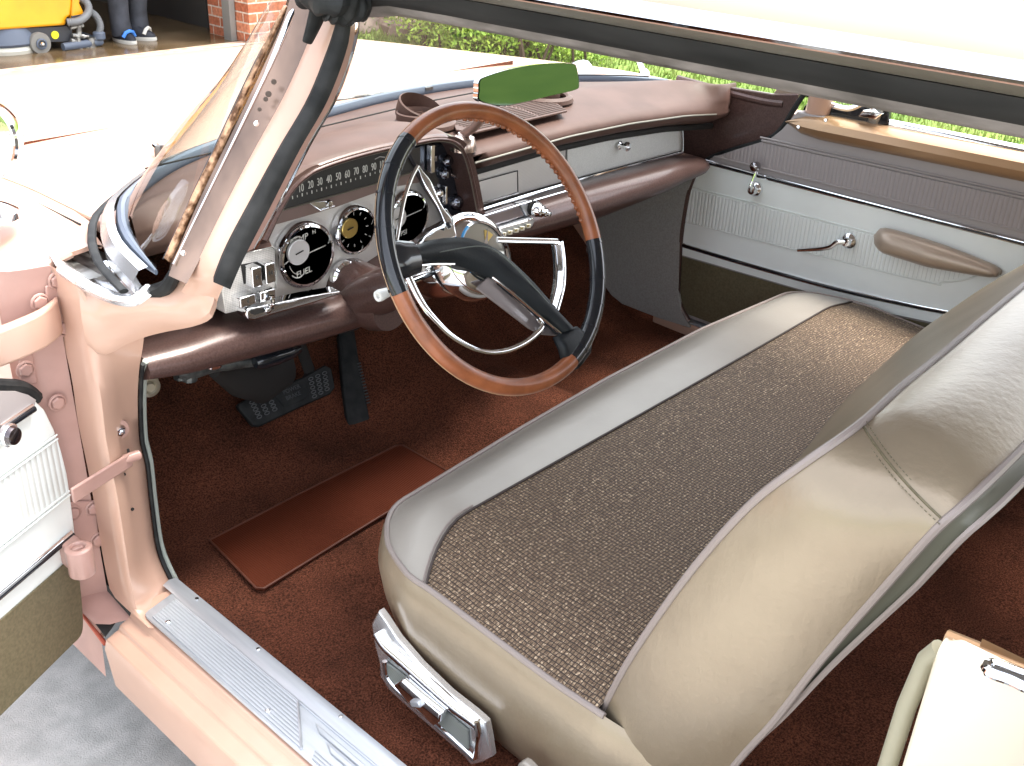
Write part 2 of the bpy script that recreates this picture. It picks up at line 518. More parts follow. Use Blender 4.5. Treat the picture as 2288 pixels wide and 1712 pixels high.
wetm = mat('wet_garage_floor', (.13, .085, .045), .16, 0, .5)
varied(wetm, 2.5, (.10, .065, .03), (.20, .14, .08), rough=(.06, .35))
ground('garage_floor', -6, 3.5, 6.33, 14, .004, wetm)
threshold = mat('threshold_concrete', (.52, .38, .27), .8)
varied(threshold, 12, (.45, .30, .20), (.6, .5, .4))
ground('garage_threshold', -6, 3.5, 6.18, 6.335, .008, threshold)

# grass blades over the part of the lawn seen past the far side of the car
def grass():
    n = 60000
    x = 4.2 + 6.3 * rng.random(n) ** 1.2; y = -4.5 + 12 * rng.random(n)
    h = .03 + .04 * rng.random(n); a = rng.random(n) * 6.283; wd = .005 + .004 * rng.random(n)
    lx = (rng.random(n) - .5) * .05; ly = (rng.random(n) - .5) * .05
    v = np.zeros((n, 3, 3))
    v[:, 0] = np.c_[x - np.cos(a) * wd, y - np.sin(a) * wd, np.full(n, -.012)]
    v[:, 1] = np.c_[x + np.cos(a) * wd, y + np.sin(a) * wd, np.full(n, -.012)]
    v[:, 2] = np.c_[x + lx, y + ly, h - .012]
    me = bpy.data.meshes.new('grass'); me.vertices.add(n * 3); me.vertices.foreach_set('co', v.ravel())
    me.loops.add(n * 3); me.loops.foreach_set('vertex_index', np.arange(n * 3)); me.polygons.add(n)
    me.polygons.foreach_set('loop_start', np.arange(n) * 3); me.polygons.foreach_set('loop_total', np.full(n, 3)); me.update()
    gm = mat('grass_blade', (.16, .25, .05), .6, 0, .3); varied(gm, 3, (.13, .22, .04), (.30, .34, .10), detail=5)
    me.materials.append(gm)
    o = bpy.data.objects.new('grass', me); col.objects.link(o)
    tag(o, 'bright green lawn grass beyond the far side of the car', 'grass', kind='stuff')
grass()


def leafmesh(name, centers, size, cols, parent=None, seed=1):
    r = np.random.default_rng(seed); n = len(centers)
    d = r.normal(size=(n, 3)); d /= np.linalg.norm(d, axis=1)[:, None]
    t = np.cross(d, r.normal(size=(n, 3))); t /= np.linalg.norm(t, axis=1)[:, None]
    b2 = np.cross(d, t); s = size * (.6 + .8 * r.random(n))[:, None]
    v = np.stack([centers - t * s, centers + b2 * s * .45, centers + t * s, centers - b2 * s * .45], 1)
    me = bpy.data.meshes.new(name); me.vertices.add(n * 4); me.vertices.foreach_set('co', v.ravel())
    me.loops.add(n * 4); me.loops.foreach_set('vertex_index', np.arange(n * 4)); me.polygons.add(n)
    me.polygons.foreach_set('loop_start', np.arange(n) * 4); me.polygons.foreach_set('loop_total', np.full(n, 4)); me.update()
    mt = mat(name + '_leaf', cols[0], .45, 0, .4)
    bsdf(mt).inputs['Transmission Weight'].default_value = 0
    varied(mt, 9, cols[0], cols[1], detail=6)
    me.materials.append(mt)
    o = bpy.data.objects.new(name, me); col.objects.link(o)
    if parent: o.parent = parent
    return o


def clumpy(n, x0, x1, y0, y1, z1, seed, nc=70):
    r = np.random.default_rng(seed)
    c = np.c_[x0 + (x1 - x0) * r.random(nc), y0 + (y1 - y0) * r.random(nc), z1 * (.15 + .75 * r.random(nc))]
    rad = .16 + .16 * r.random(nc)
    k = r.integers(0, nc, n); d = r.normal(size=(n, 3)); d /= np.linalg.norm(d, axis=1)[:, None]
    q = c[k] + d * (rad[k] * (.55 + .5 * r.random(n)))[:, None]
    q[:, 2] = np.abs(q[:, 2])
    return q


twig = mat('twig_bark', (.09, .06, .04), .9)
def shrub(name, x0, x1, y0, y1, z1, n, cols, label, cat, seed, nc):
    t = empty(name, ((x0 + x1) / 2, (y0 + y1) / 2, 0)); tag(t, label, cat)
    o = leafmesh('foliage', clumpy(n, x0, x1, y0, y1, z1, seed, nc) - np.array(t.location), .019, cols, t, seed)
    b = B(); r = random.Random(seed)
    for i in range(26):
        p = V(((r.random() - .5) * (x1 - x0), (r.random() - .5) * (y1 - y0), 0))
        q = p + V((r.uniform(-.25, .25), r.uniform(-.25, .25), z1 * r.uniform(.6, .95)))
        b.tube([p, p.lerp(q, .5) + V((r.uniform(-.05, .05), r.uniform(-.05, .05), 0)), q], [.012, .008, .003], 6)
    b.build('stem', twig, t)
shrub('hedge', 4.35, 5.2, 4.1, 5.75, .85, 42000, ((.24, .40, .05), (.55, .70, .12)), 'bright green leafy hedge seen through the windshield beyond the hood', 'hedge', 3, 170)
shrub('dark_shrub', 4.6, 5.6, 6.1, 7.2, 1.0, 7000, ((.05, .11, .02), (.14, .24, .05)), 'darker open shrub over mulch, left of the bright hedge behind the pillar', 'shrub', 5, 40)
rockm = mat('mulch_and_rock', (.11, .08, .06), .9); varied(rockm, 6, (.06, .045, .035), (.26, .20, .17), detail=8)
bb = B()
for i in range(9):
    c = V((4.45 + random.random() * .9, 5.95 + i * .13, .0)); rr = .16 + .14 * random.random()
    rows = []
    for k in range(7):
        ph = math.pi * k / 6
        rows.append([c + V((math.cos(t) * math.sin(ph), math.sin(t) * math.sin(ph), .6 * math.cos(ph))) * rr * (1 + .25 * math.sin(3 * t + i) * math.sin(2 * ph)) for t in [j * math.pi / 5 for j in range(10)]])
    bb.grid(rows, wrap=True)
o = bb.build('rock_edging', rockm); tag(o, 'brown rocks and mulch under the dark shrub past the hood', 'rocks', kind='stuff')

# ---- garage with brick pier
brick = mat('brick', (.4, .15, .08), .85, 0, .3)
co = obj_co(brick)
sepb = N(brick, 'ShaderNodeSeparateXYZ'); Lk(brick, co, sepb.inputs[0])
adb = N(brick, 'ShaderNodeMath', operation='ADD'); Lk(brick, sepb.outputs['X'], adb.inputs[0]); Lk(brick, sepb.outputs['Y'], adb.inputs[1])
cmb = N(brick, 'ShaderNodeCombineXYZ'); Lk(brick, adb.outputs[0], cmb.inputs['X']); Lk(brick, sepb.outputs['Z'], cmb.inputs['Y'])
bt = N(brick, 'ShaderNodeTexBrick', Scale=1.0)
bt.inputs['Color1'].default_value = (.42, .13, .065, 1); bt.inputs['Color2'].default_value = (.62, .25, .14, 1); bt.inputs['Mortar'].default_value = (.62, .50, .40, 1)
bt.inputs['Mortar Size'].default_value = .006; bt.inputs['Brick Width'].default_value = .215; bt.inputs['Row Height'].default_value = .075; bt.inputs['Bias'].default_value = -.1
Lk(brick, cmb.outputs[0], bt.inputs['Vector'])
nb2 = N(brick, 'ShaderNodeTexNoise', Scale=40, Detail=4); Lk(brick, co, nb2.inputs['Vector'])
rr2 = N(brick, 'ShaderNodeValToRGB'); rr2.color_ramp.elements[0].color = (.7, .7, .7, 1); rr2.color_ramp.elements[1].color = (1.2, 1.2, 1.2, 1); rr2.color_ramp.elements[0].position = .3; rr2.color_ramp.elements[1].position = .7
Lk(brick, nb2.outputs[0], rr2.inputs[0])
mxb = N(brick, 'ShaderNodeMix', data_type='RGBA', blend_type='MULTIPLY'); mxb.inputs['Factor'].default_value = 1
Lk(brick, bt.outputs['Color'], mxb.inputs[6]); Lk(brick, rr2.outputs[0], mxb.inputs[7]); Lk(brick, mxb.outputs[2], bsdf(brick).inputs['Base Color'])
bbp = N(brick, 'ShaderNodeBump', Strength=.8, Distance=.01, invert=True); Lk(brick, bt.outputs['Fac'], bbp.inputs['Height']); Lk(brick, bbp.outputs[0], bsdf(brick).inputs['Normal'])
darkwall = mat('dark_garage_wall', (.05, .045, .04), .9)
framem = mat('grey_door_frame', (.22, .21, .19), .5)
gar = empty('brick_garage', (0, 10, 0)); tag(gar, 'dark open garage with a red brick pier beside its wet floor', 'garage')
def gb(name, mt, boxes, bevel=0):
    b = B()
    for c, d in boxes: b.box(V(c) - gar.location, d)
    return b.build(name, mt, gar, bevel=bevel)
gb('brick_pier', brick, [((3.88, 6.50, 1.3), (1.0, .56, 2.6))])
gb('door_frame', framem, [((3.345, 6.44, 1.2), (.05, .10, 2.4))]); gb('door_frame', framem, [((-5.9, 6.44, 1.2), (.05, .10, 2.4))])
gb('wall', brick, [((-7, 6.52, 1.3), (2.1, .5, 2.6))]); gb('wall', brick, [((4.28, 10.3, 1.3), (.2, 7.0, 2.6))])
gb('interior_wall', darkwall, [((0, 14.1, 1.3), (16, .2, 2.6)), ((-6.1, 10.4, 1.3), (.2, 7.2, 2.6)), ((3.6, 10.5, 1.3), (.2, 7, 2.6))])
gb('roof', darkwall, [((-1.8, 10.3, 2.75), (12.6, 8.6, .25))])
gb('lintel', brick, [((-1.2, 6.52, 2.5), (9, .42, .3))])

# ---- floor scrubber
orange = mat('orange_yellow_plastic', (.85, .42, .01), .35, 0, .5, coat=.3)
varied(orange, 2, (.72, .25, .004), (.80, .36, .008))
scrgrey = mat('blue_grey_plastic', (.10, .12, .16), .45)
darkg = mat('charcoal_plastic', (.045, .045, .05), .5)
wheelm = mat('grey_rubber_tyre', (.20, .19, .17), .7)
sx, sy = 1.30, 6.95          # centre of the machine; it points left (-x), squeegee at its right end
scb = empty('floor_scrubber', (sx, sy, 0)); tag(scb, 'orange yellow walk-behind floor scrubber with grey hoses on the wet garage floor', 'floor scrubber')
def L3(x, y, z): return V((x - sx, y - sy, z))
def H(u, v, y): return P('H', u, v, y=y) - V((sx, sy, 0))
yf = 6.75
tk = [(-1, 350), (-600, 350), (-600, -500), (790, -500), (835, -60), (850, 60), (780, 230), (785, 300)]
b = B(); poly = [H(u, v, yf) for u, v in [(-600, 400), (-620, -900), (700, -900), (840, -60), (850, 30), (835, 190), (785, 215), (782, 300)]]
b.pillow(poly, (0, .50, 0), .02, .0, steps=1)
b.build('tank', orange, scb, bevel=.02, seg=3)
b = B(); poly = [H(u, v, yf + .0) for u, v in [(850, 60), (860, -300), (960, -300), (940, 40), (1000, 170), (975, 215), (840, 225)]]
b.prism(poly, (0, .42, 0)); b.build('rear_cover', orange, scb, bevel=.012)
b = B(); b.prism([H(u, v, yf - .004) for u, v in [(845, 190), (960, 170), (965, 205), (850, 235)]], (0, .1, 0)); b.build('tail_panel', darkg, scb, bevel=.003)
b = B(); b.prism([H(u, v, yf + .03) for u, v in [(-300, 350), (240, 350), (260, 480), (320, 520), (600, 495), (850, 490), (850, 330), (780, 310), (0, 345)]], (0, .4, 0)); b.build('chassis', darkg, scb, bevel=.008)
b = B(); c = H(645, 412, yf + .027); b.lathe([(.028, 0), (.028, .006)], c, (0, -1, 0), 24); b.build('marker_dot', mat('yellow_dot', (.85, .75, .02), .4), scb)
c = H(472, 512, yf); wr = (H(472, 380, yf) - H(472, 642, yf)).length / 2
b = B(); b.lathe([(.02, .0), (wr * .72, .0), (wr * .93, .008), (wr, .02), (wr, .05), (wr * .93, .062), (.02, .065)], c + V((0, .045, 0)), (0, -1, 0), 40); whl = b.build('wheel', wheelm, scb)
b = B(); b.lathe([(wr * .5, .0), (wr * .5, .008), (wr * .38, .012), (wr * .34, .004)], c + V((0, -.021, 0)), (0, -1, 0), 32, cap=False); b.build('rim', scrgrey, whl)
b = B(); b.lathe([(0, .03), (wr * .12, .028), (wr * .26, .010), (wr * .27, 0)], c + V((0, -.021, 0)), (0, -1, 0), 28); b.build('hubcap', chrome, whl)
b = B(); c = H(60, 620, yf + .24); c.z = .0; b.lathe([(.25, .06), (.26, .075), (.25, .12), (.21, .22), (.08, .24)], c, (0, 0, 1), 40); b.build('brush_deck', scrgrey, scb)
b = B(); b.lathe([(.24, .002), (.25, .03), (.24, .055)], c, (0, 0, 1), 40); b.build('brush', mat('pale_bristles', (.6, .58, .5), .8), scb)
hose = mat('grey_corrugated_hose', (.16, .165, .17), .5)
b = B(); b.tube(rs(cr([H(790, 265, yf - .02), H(920, 250, yf - .05), (H(1010, 190, yf - .04)), H(1045, 110, yf), H(1020, 30, yf + .03), H(950, -30, yf + .06), H(900, -200, yf + .06)], 6), 60), [.026 + .0025 * (i % 2) for i in range(60)], 12)
b.tube(rs(cr([H(1050, 130, yf + .04), H(1130, 190, yf + .02), H(1180, 300, yf), H(1160, 400, yf), H(1120, 470, yf)], 6), 50), [.024 + .0025 * (i % 2) for i in range(50)], 12)
b.build('hose', hose, scb)
b = B()
for p, q, r_ in [((820, 330), (980, 300), .014), ((930, 300), (930, 420), .02), ((850, 420), (990, 430), .018), ((900, 440), (940, 570), .026), ((900, 440), (1040, 430), .012), ((960, 520), (1060, 590), .02), ((1060, 440), (1090, 560), .03), ((830, 480), (930, 500), .02)]:
    b.tube([H(*p, yf), H(*q, yf)], r_, 10)
b.build('squeegee_bracket', dullsteel, scb)
b = B(); c = H(1190, 590, yf); b.tube([V((c.x - .30, c.y - .02, .03)), V((c.x, c.y, .035)), V((c.x + .02, c.y + .3, .035))], .028, 10)
b.lathe([(.035, 0), (.045, .01), (.045, .05), (.035, .06)], V((c.x + .0, c.y, .05)), (0, 0, 1), 20)
b.build('squeegee', scrgrey, scb)

# ---- person behind the scrubber: trousers and shoes are what the frame shows; the body stands complete
skin = mat('skin', (.5, .27, .18), .5); denim = mat('charcoal_trousers', (.035, .037, .045), .85); varied(denim, 8, (.028, .03, .036), (.055, .058, .07)); bump(denim, 6, .6, .03)
shirt = mat('dark_blue_shirt', (.03, .04, .08), .8)
px0 = P('H', 1530, 520, z=.0)
px1 = P('H', 1740, 480, z=.0)
pc = V(((px0.x + px1.x) / 2, (px0.y + px1.y) / 2 + .06, 0))
per = None
b = B()
def limb(pts, rad, seg=16, flat=(1, 1)): b.tube(cr(pts, 4), [x for i in range(len(rad) - 1) for x in [rad[i] + (rad[i + 1] - rad[i]) * k / 4 for k in range(4)]] + [rad[-1]], seg, flat=flat)
hipz = .90
body = B(); b = body
limb([(0, .02, .86), (0, .02, 1.0), (0, .01, 1.2), (0, .02, 1.4), (0, .02, 1.47), (0, .0, 1.53), (0, 0, 1.58)], [.15, .15, .155, .16, .11, .055, .055], 20, (1, .72))
body.lathe([(0, -.115), (.05, -.10), (.075, -.05), (.083, .0), (.085, .05), (.07, .09), (.04, .115), (0, .12)], (0, -.01, 1.67), (0, 0, 1), 24)
for s in (-1, 1):
    limb([(.16 * s, .02, 1.42), (.22 * s, .02, 1.36), (.25 * s, .03, 1.12), (.24 * s, -.08, .90), (.235 * s, -.11, .84)], [.05, .055, .04, .03, .028], 12)
    for k in range(4): limb([(.235 * s, -.11 - .012 * k, .84), (.235 * s, -.12 - .018 * k, .78), (.225 * s, -.12 - .016 * k, .745 - .004 * abs(k - 1.5))], [.009, .009, .008], 8)
    limb([(.235 * s, -.10, .84), (.215 * s, -.15, .81), (.21 * s, -.165, .78)], [.011, .010, .009], 8)
for s, fx in ((-1, px0), (1, px1)):
    f = V((fx.x, fx.y + .1, 0)) - pc
    limb([(.09 * s, .02, .9), (f.x * .75 + .02 * s, .0, .5), (f.x, f.y + .01, .1)], [.08, .05, .035], 14)
person = body.build('person', skin); person.location = pc
tag(person, 'person in dark loose trousers and black sneakers standing on the wet garage floor', 'person')
b = B(); tr_ = b
for s, fx in ((-1, px0), (1, px1)):
    f = V((fx.x, fx.y + .1, 0)) - pc
    limb([(.085 * s, .02, 1.0), (.09 * s, .02, .85), (f.x * .75 + .02 * s, .0, .5), (f.x, f.y + .01, .22), (f.x, f.y, .05)], [.11, .10, .078, .074, .078], 24, (1, .95))
limb([(0, .02, .80), (0, .02, .92), (0, .02, 1.02)], [.15, .17, .16], 24, (1.05, .8))
tr_.build('trousers', denim, person)
b = B(); sh = b; limb([(0, .02, .98), (0, .02, 1.2), (0, .02, 1.42), (0, .02, 1.5)], [.175, .175, .18, .08], 24, (1.05, .75))
for s in (-1, 1): limb([(.15 * s, .02, 1.43), (.225 * s, .02, 1.37), (.255 * s, .03, 1.14)], [.065, .07, .06], 14)
sh.build('shirt', shirt, person)
b = B(); b.lathe([(.083, -.04), (.093, .02), (.09, .08), (.06, .12), (0, .135)], (0, .012, 1.67), (0, 0, 1), 24); b.build('hair', black, person)
shoem = mat('black_sneaker', (.02, .022, .03), .5); solem = mat('white_sole', (.62, .60, .54), .6); bluem = mat('blue_sneaker_trim', (.06, .22, .65), .5)
for s, fx, yaw in ((-1, px0, R(4)), (1, px1, R(32))):
    f = V((fx.x, fx.y, 0)) - pc
    rot = Matrix.Rotation(yaw, 3, 'Z')
    def shp(z, k, toe=0): return [f + rot @ V((math.sin(t) * (.047 + .006 * math.cos(t)) * k, .07 + -math.cos(t) * .145 * k, z)) for t in [j * math.pi / 12 for j in range(24)]]
    b = B(); b.grid([shp(.0, .96), shp(.012, 1.02), shp(.032, 1.0)], wrap=True, capA=True, capB=True); sole = b.build('shoe', [solem], person, label='pale sole of a black sneaker')
    b = B()
    up = []
    for z, k, sh_ in [(.030, .97, 0), (.055, .93, .0), (.075, .82, .02), (.09, .66, .05), (.115, .5, .075)]:
        up.append([f + rot @ V((math.sin(t) * .047 * k * 1.05, .07 + sh_ - math.cos(t) * .145 * k, z)) for t in [j * math.pi / 12 for j in range(24)]])
    b.grid(up, wrap=True, capB=True); b.build('shoe_upper', shoem, sole)
    b = B(); b.tube([f + rot @ V((-.05, .0, .055)), f + rot @ V((-.03, -.01, .088)), f + rot @ V((.0, -.015, .098)), f + rot @ V((.03, -.01, .088)), f + rot @ V((.05, 0, .055))], .014, 8)
    b.build('shoe_strap', bluem if s < 0 else solem, sole)

# ================================================================ THE CAR
car = empty('parked_car', (0, 0, 0))
tag(car, 'vintage pink two-door hardtop with its driver door open, showing dashboard, wheel and bench seat', 'car')
def thick(b, rows, vec, m=0):
    """a sheet given a real thickness."""
    vec = V(vec); b.grid(rows, m); b.grid([[p + vec for p in r] for r in rows], m)
    for e1 in (rows[0], rows[-1]): b.grid([e1, [p + vec for p in e1]], m)
    l = [r[0] for r in rows]; r_ = [r[-1] for r in rows]
    for e1 in (l, r_): b.grid([e1, [p + vec for p in e1]], m)

WSB = cr([(-.895, .215, 1), (-.868, .33, 1), (-.82, .436, 1), (-.757, .523, 1), (-.60, .64, 1), (-.40, .715, 1), (-.18, .765, 1), (.03, .80, 1), (.25, .795, 1), (.45, .735, 1), (.60, .62, 1), (.69, .48, 1), (.735, .34, 1), (.775, .20, 1)], 8)
def wsy(x):
    pts = WSB
    if x <= pts[0].x or x >= pts[-1].x: return .2
    for i in range(len(pts) - 1):
        if pts[i].x <= x <= pts[i + 1].x:
            return pts[i].y + (pts[i + 1].y - pts[i].y) * (x - pts[i].x) / (pts[i + 1].x - pts[i].x + 1e-9)
    return .2

# ---- hood and front fenders
def hood():
    xs = [-.80 + 1.60 * j / 40 for j in range(41)]; rows = []
    for i in range(25):
        t = i / 24
        row = []
        for x in xs:
            y0 = wsy(x) + .035 if x < .69 else max(wsy(x) + .035, .50 + (x - .69) * .2)
            y = y0 + (2.2 - y0) * t
            z = .972 - .0135 * (x / .8) ** 4 - .083 * max(0, (y - .78) / 1.22) ** 1.1 - .2 * max(0, y - 2.1) - .006 * t + .006 * math.exp(-(x / .12) ** 2) * min(1, t * 3)
            row.append(V((x, y, z)))
        rows.append(row)
    b = B(); thick(b, rows, (0, 0, -.02)); return b.build('hood', pink, car)
hood()
def fender(s, yr):
    b = B(); rows = []
    ys = [yr + (2.25 - yr) * i / 30 for i in range(31)]
    xi = .806
    for y in ys:
        dz = -.083 * max(0, (y - .78) / 1.22) ** 1.1 - .2 * max(0, y - 2.1)
        inn = xi
        if y < wsy(s * .84) + .04: inn = None
        prof = [(.806, .958), (.86, .962), (.905, .958), (.95, .945), (.985, .915), (1.0, .87), (1.0, .78), (.99, .62), (1.0, .48), (.985, .33), (.96, .26)]
        row = []
        for (px_, pz) in prof:
            x = px_
            if y < .60:
                lim = abs(WSB[0].x if s < 0 else WSB[-1].x)
                x = max(px_, .864 - .058 * max(0, (y - .45) / .15)) if px_ < .86 else px_
            row.append(V((s * x, y, pz + dz)))
        rows.append(row)
    thick(b, rows, (-s * .012, 0, -.006))
    return b.build('fender', pink, car)
fl = fender(-1, .452)
fr_ = fender(1, .455)
# the lip where the open door leaves the rear edge of the fender showing
b = B(); e = [(-.90, .45, .957), (-.93, .45, .949), (-.955, .45, .937), (-.982, .45, .911), (-.998, .45, .87), (-1.0, .45, .80), (-.992, .45, .70), (-.99, .45, .62)]
b.tube(cr(e, 6), .007, 8); b.build('edge_flange', pink, fl)
b = B(); b.tube([(-.832, .55, .9605), (-.830, .78, .957)], .0018, 6); b.build('panel_gap', darkgap, fl)
# nose
b = B(); b.pillow([(-.96, 2.2, .76), (-.8, 2.22, .80), (.8, 2.22, .80), (.96, 2.2, .76), (.96, 2.2, .42), (-.96, 2.2, .42)], (0, .06, 0), .03, .02); b.build('nose_panel', pink, car)
b = B(); b.tube(cr([(-1.0, 2.15, .48), (-.95, 2.32, .48), (0, 2.4, .48), (.95, 2.32, .48), (1.0, 2.15, .48)], 6), .07, 12, flat=(1.2, .5)); b.build('front_bumper', chrome, car)
# wheels (underside of the car, seen only from a step away)
for x_ in (-.82, .82):
    for y_ in (1.45, -1.75):
        b = B(); s = -1 if x_ < 0 else 1
        b.lathe([(.15, .0), (.30, 0), (.345, .03), (.35, .09), (.345, .17), (.30, .2), (.15, .2)], (x_ - s * .1, y_, .35), (s, 0, 0), 40); wh = b.build('wheel', rubber, car)
        b = B(); b.lathe([(0, .235), (.08, .225), (.14, .205), (.19, .195), (.195, .18)], (x_ - s * .1, y_, .35), (s, 0, 0), 32); b.build('hubcap', chrome, wh)
# right body side, rear quarters, deck
b = B()
for s in (1,):
    rows = []
    for y in [.45, .2, -.1, -.5, -.9, -1.4, -2.0, -2.6]:
        rows.append([V((s * x, y, z)) for x, z in [(.84, .955), (.90, .95), (.955, .925), (.985, .88), (.985, .7), (1.0, .48), (.985, .33), (.955, .24)]])
    thick(b, rows, (-s * .012, 0, 0))
b.build('side_panel', pink, car)
b = B()
rows = []
for y in [-.94, -1.0, -1.4, -2.0, -2.6]:
    rows.append([V((-x, y, z)) for x, z in [(.83, 1.0), (.90, .995), (.955, .97), (.985, .92), (.985, .7), (1.0, .48), (.985, .33), (.955, .24)]])
thick(b, rows, (.012, 0, 0)); qp = b.build('quarter_panel', pink, car)
b = B(); rows = []
for y in [-1.95, -2.1, -2.4, -2.7]:
    rows.append([V((x, y, .97 - .02 * (x / .9) ** 2 - .06 * max(0, (-y - 2.1)))) for x in [-.93 + 1.86 * j / 16 for j in range(17)]])
thick(b, rows, (0, 0, -.02)); b.build('trunk_lid', pink, car)
b = B(); b.box((0, -2.68, .62), (1.9, .06, .62)); b.build('tail_panel', pink, car, bevel=.02)

# ---- roof
YR = [.115, .0, -.2, -.45, -.75, -1.1, -1.4]
def roofx(y): return 0 if y > -1.1 else (-y - 1.1) * .06
b = B(); rows = []
for y in [.14, .08, 0, -.2, -.45, -.75, -1.1, -1.45, -1.7]:
    zz = -.02 * max(0, (y + .1) / .24) - .04 * max(0, (-y - 1.1) / .6) ** 1.5
    half = [(-.700, 1.383), (-.69, 1.398), (-.66, 1.412), (-.60, 1.428), (-.5, 1.44), (-.3, 1.455), (0, 1.46)]
    prof = half + [(-x, z) for x, z in half[::-1][1:]]
    rows.append([V((x, y, z + zz)) for x, z in prof])
roof_pink_darkened = mat('pink_paint_darkened', (.47, .25, .19), .55, 0, .2); varied(roof_pink_darkened, 5, (.36, .215, .17), (.39, .235, .185))  # darkened copy of the body pink, offsets the strong light on the roof
thick(b, rows, (0, 0, -.004)); roof = b.build('roof', roof_pink_darkened, car, sharp=60)
b = B(); b.grid([[V((x * .93, y, 1.40 - .03 * (x / .64) ** 2)) for x in [-.64 + 1.28 * j / 12 for j in range(13)]] for y in [.12, -.3, -.8, -1.3, -1.68]]); b.build('headliner', mauve, roof)
# left rail: strips seen from outside, top to bottom
def rail(name, mt, prof, s=-1, y0=.13, y1=-1.7, **k):
    b = B(); rows = []
    for i in range(19):
        y = y0 + (y1 - y0) * i / 18
        dz = -.018 * max(0, (y + .02) / .15) ** 2 - .03 * max(0, (-y - 1.1) / .6) ** 1.5
        rows.append([V((s * x, y, z + dz)) for x, z in prof])
    b.grid(rows, wrap=True, capA=True, capB=True)
    return b.build(name, mt, roof, sharp=50, **k)
railm = mat('weathered_grey_rail', (.20, .185, .175), .5, .3); varied(railm, 45, (.12, .11, .10), (.27, .245, .235), stretch=(1, .25, 1), rough=(.35, .65)); bump(railm, 120, .3, .001)
tanm = mat('beige_metal_trim', (.23, .215, .18), .3, .6)
wstrip = mat('weatherstrip_rubber', (.02, .02, .02), .7, 0, .2); varied(wstrip, 30, (.014, .0145, .0145), (.030, .030, .030), stretch=(1, .2, 1))
def railset(s):
    rail('drip_rail', chrome, [(.694, 1.386), (.704, 1.381), (.712, 1.385), (.710, 1.391), (.702, 1.390), (.697, 1.397)], s)
    rail('rail_trim', tanm, [(.674, 1.367), (.684, 1.3685), (.694, 1.3745), (.700, 1.381), (.690, 1.386), (.66, 1.384)], s)
    rail('weatherstrip', wstrip, [(.643, 1.339), (.655, 1.343), (.668, 1.354), (.676, 1.366), (.668, 1.370), (.64, 1.35)], s)
    rail('inner_rail', railm, [(.605, 1.336), (.615, 1.327), (.628, 1.326), (.640, 1.332), (.645, 1.342), (.63, 1.37), (.60, 1.37)], s)
railset(-1); railset(1)
b = B(); b.tube(cr([(-.62, .13, 1.335), (-.4, .155, 1.352), (0, .165, 1.36), (.4, .155, 1.352), (.62, .13, 1.335)], 6), .022, 10, flat=(1, 1.4)); b.build('header_rail', railm, roof)
for s in (-1, 1):
    b = B(); b.prism([(s * .70, -1.45, 1.37), (s * .70, -1.70, 1.36), (s * .90, -2.0, .96), (s * .90, -1.55, .98)], (-s * .05, 0, 0)); b.build('rear_pillar', pink, car, bevel=.01)
b = B(); rows = []
for t in [0, .33, .66, 1]:
    rows.append([V((x * (1 + .3 * t), -1.70 - .27 * t - .06 * (1 - (x / .64) ** 2), 1.36 - .40 * t)) for x in [-.64 + 1.28 * j / 10 for j in range(11)]])
b.grid(rows); b.build('rear_window', glass, car)
# rear bench seat and parcel shelf
b = B(); b.box((0, -1.55, .50), (1.3, .55, .26)); b.box((0, -1.86, .72), (1.3, .18, .5)); b.build('rear_bench', vinyl, car, bevel=.05, seg=4)
b = B(); b.box((0, -1.97, .95), (1.6, .2, .02)); b.build('parcel_shelf', mauve, car)

# ---- windshield glass and its surround
TOP = cr([(-.715, .165, 1.315), (-.70, .20, 1.325), (-.6, .235, 1.338), (-.3, .27, 1.348), (0, .28, 1.352), (.3, .27, 1.348), (.6, .235, 1.338), (.70, .20, 1.325), (.715, .165, 1.315)], 8)
bot = rs(WSB, 60); top = rs(TOP, 60)
b = B(); rows = []
for k in range(13):
    t = k / 12
    row = []
    for i, (p, q) in enumerate(zip(bot, top)):
        c = p.lerp(q, t); edge = min(1, i / 12, (59 - i) / 12)
        c += V((0, .035 * math.sin(math.pi * t) * edge, .02 * math.sin(math.pi * t) * edge))
        row.append(c)
    rows.append(row)
b.grid(rows); ws = b.build('windshield', glass, car, weld=False)
edge0 = [r[0] for r in rows]; edge1 = [r[-1] for r in rows]
b = B(); gk = [p + V((0, 0, -.004)) for p in bot if p.x < .69]; b.tube(gk, [min(.011, .003 + .003 * i) for i in range(len(gk))], 10, flat=(1.3, .8), up=(0, 0, 1)); b.build('gasket', gasket, ws)
def outn(i, pts):
    t = (pts[min(i + 1, len(pts) - 1)] - pts[max(i - 1, 0)]).normalized(); return V((-t.y, t.x, 0)).normalized()
b = B(); R0, R1, R2, R3 = [], [], [], []
for i, p in enumerate(bot):
    n = outn(i, bot); R0.append(p + n * .010 + V((0, 0, .006))); R1.append(p + n * .022 + V((0, 0, .003))); R2.append(p + n * .032 - V((0, 0, .012))); R3.append(p + n * .030 - V((0, 0, .03)))
b.grid([r_[:54] for r_ in (R0, R1, R2, R3)]); b.build('chrome_molding', btrim, ws)
b = B(); b.tube([p + outn(i, bot) * .045 + V((0, 0, -.022)) for i, p in enumerate(bot)][:44], .005, 8, flat=(.7, 1.3)); b.build('cowl_seal', rubber, ws)
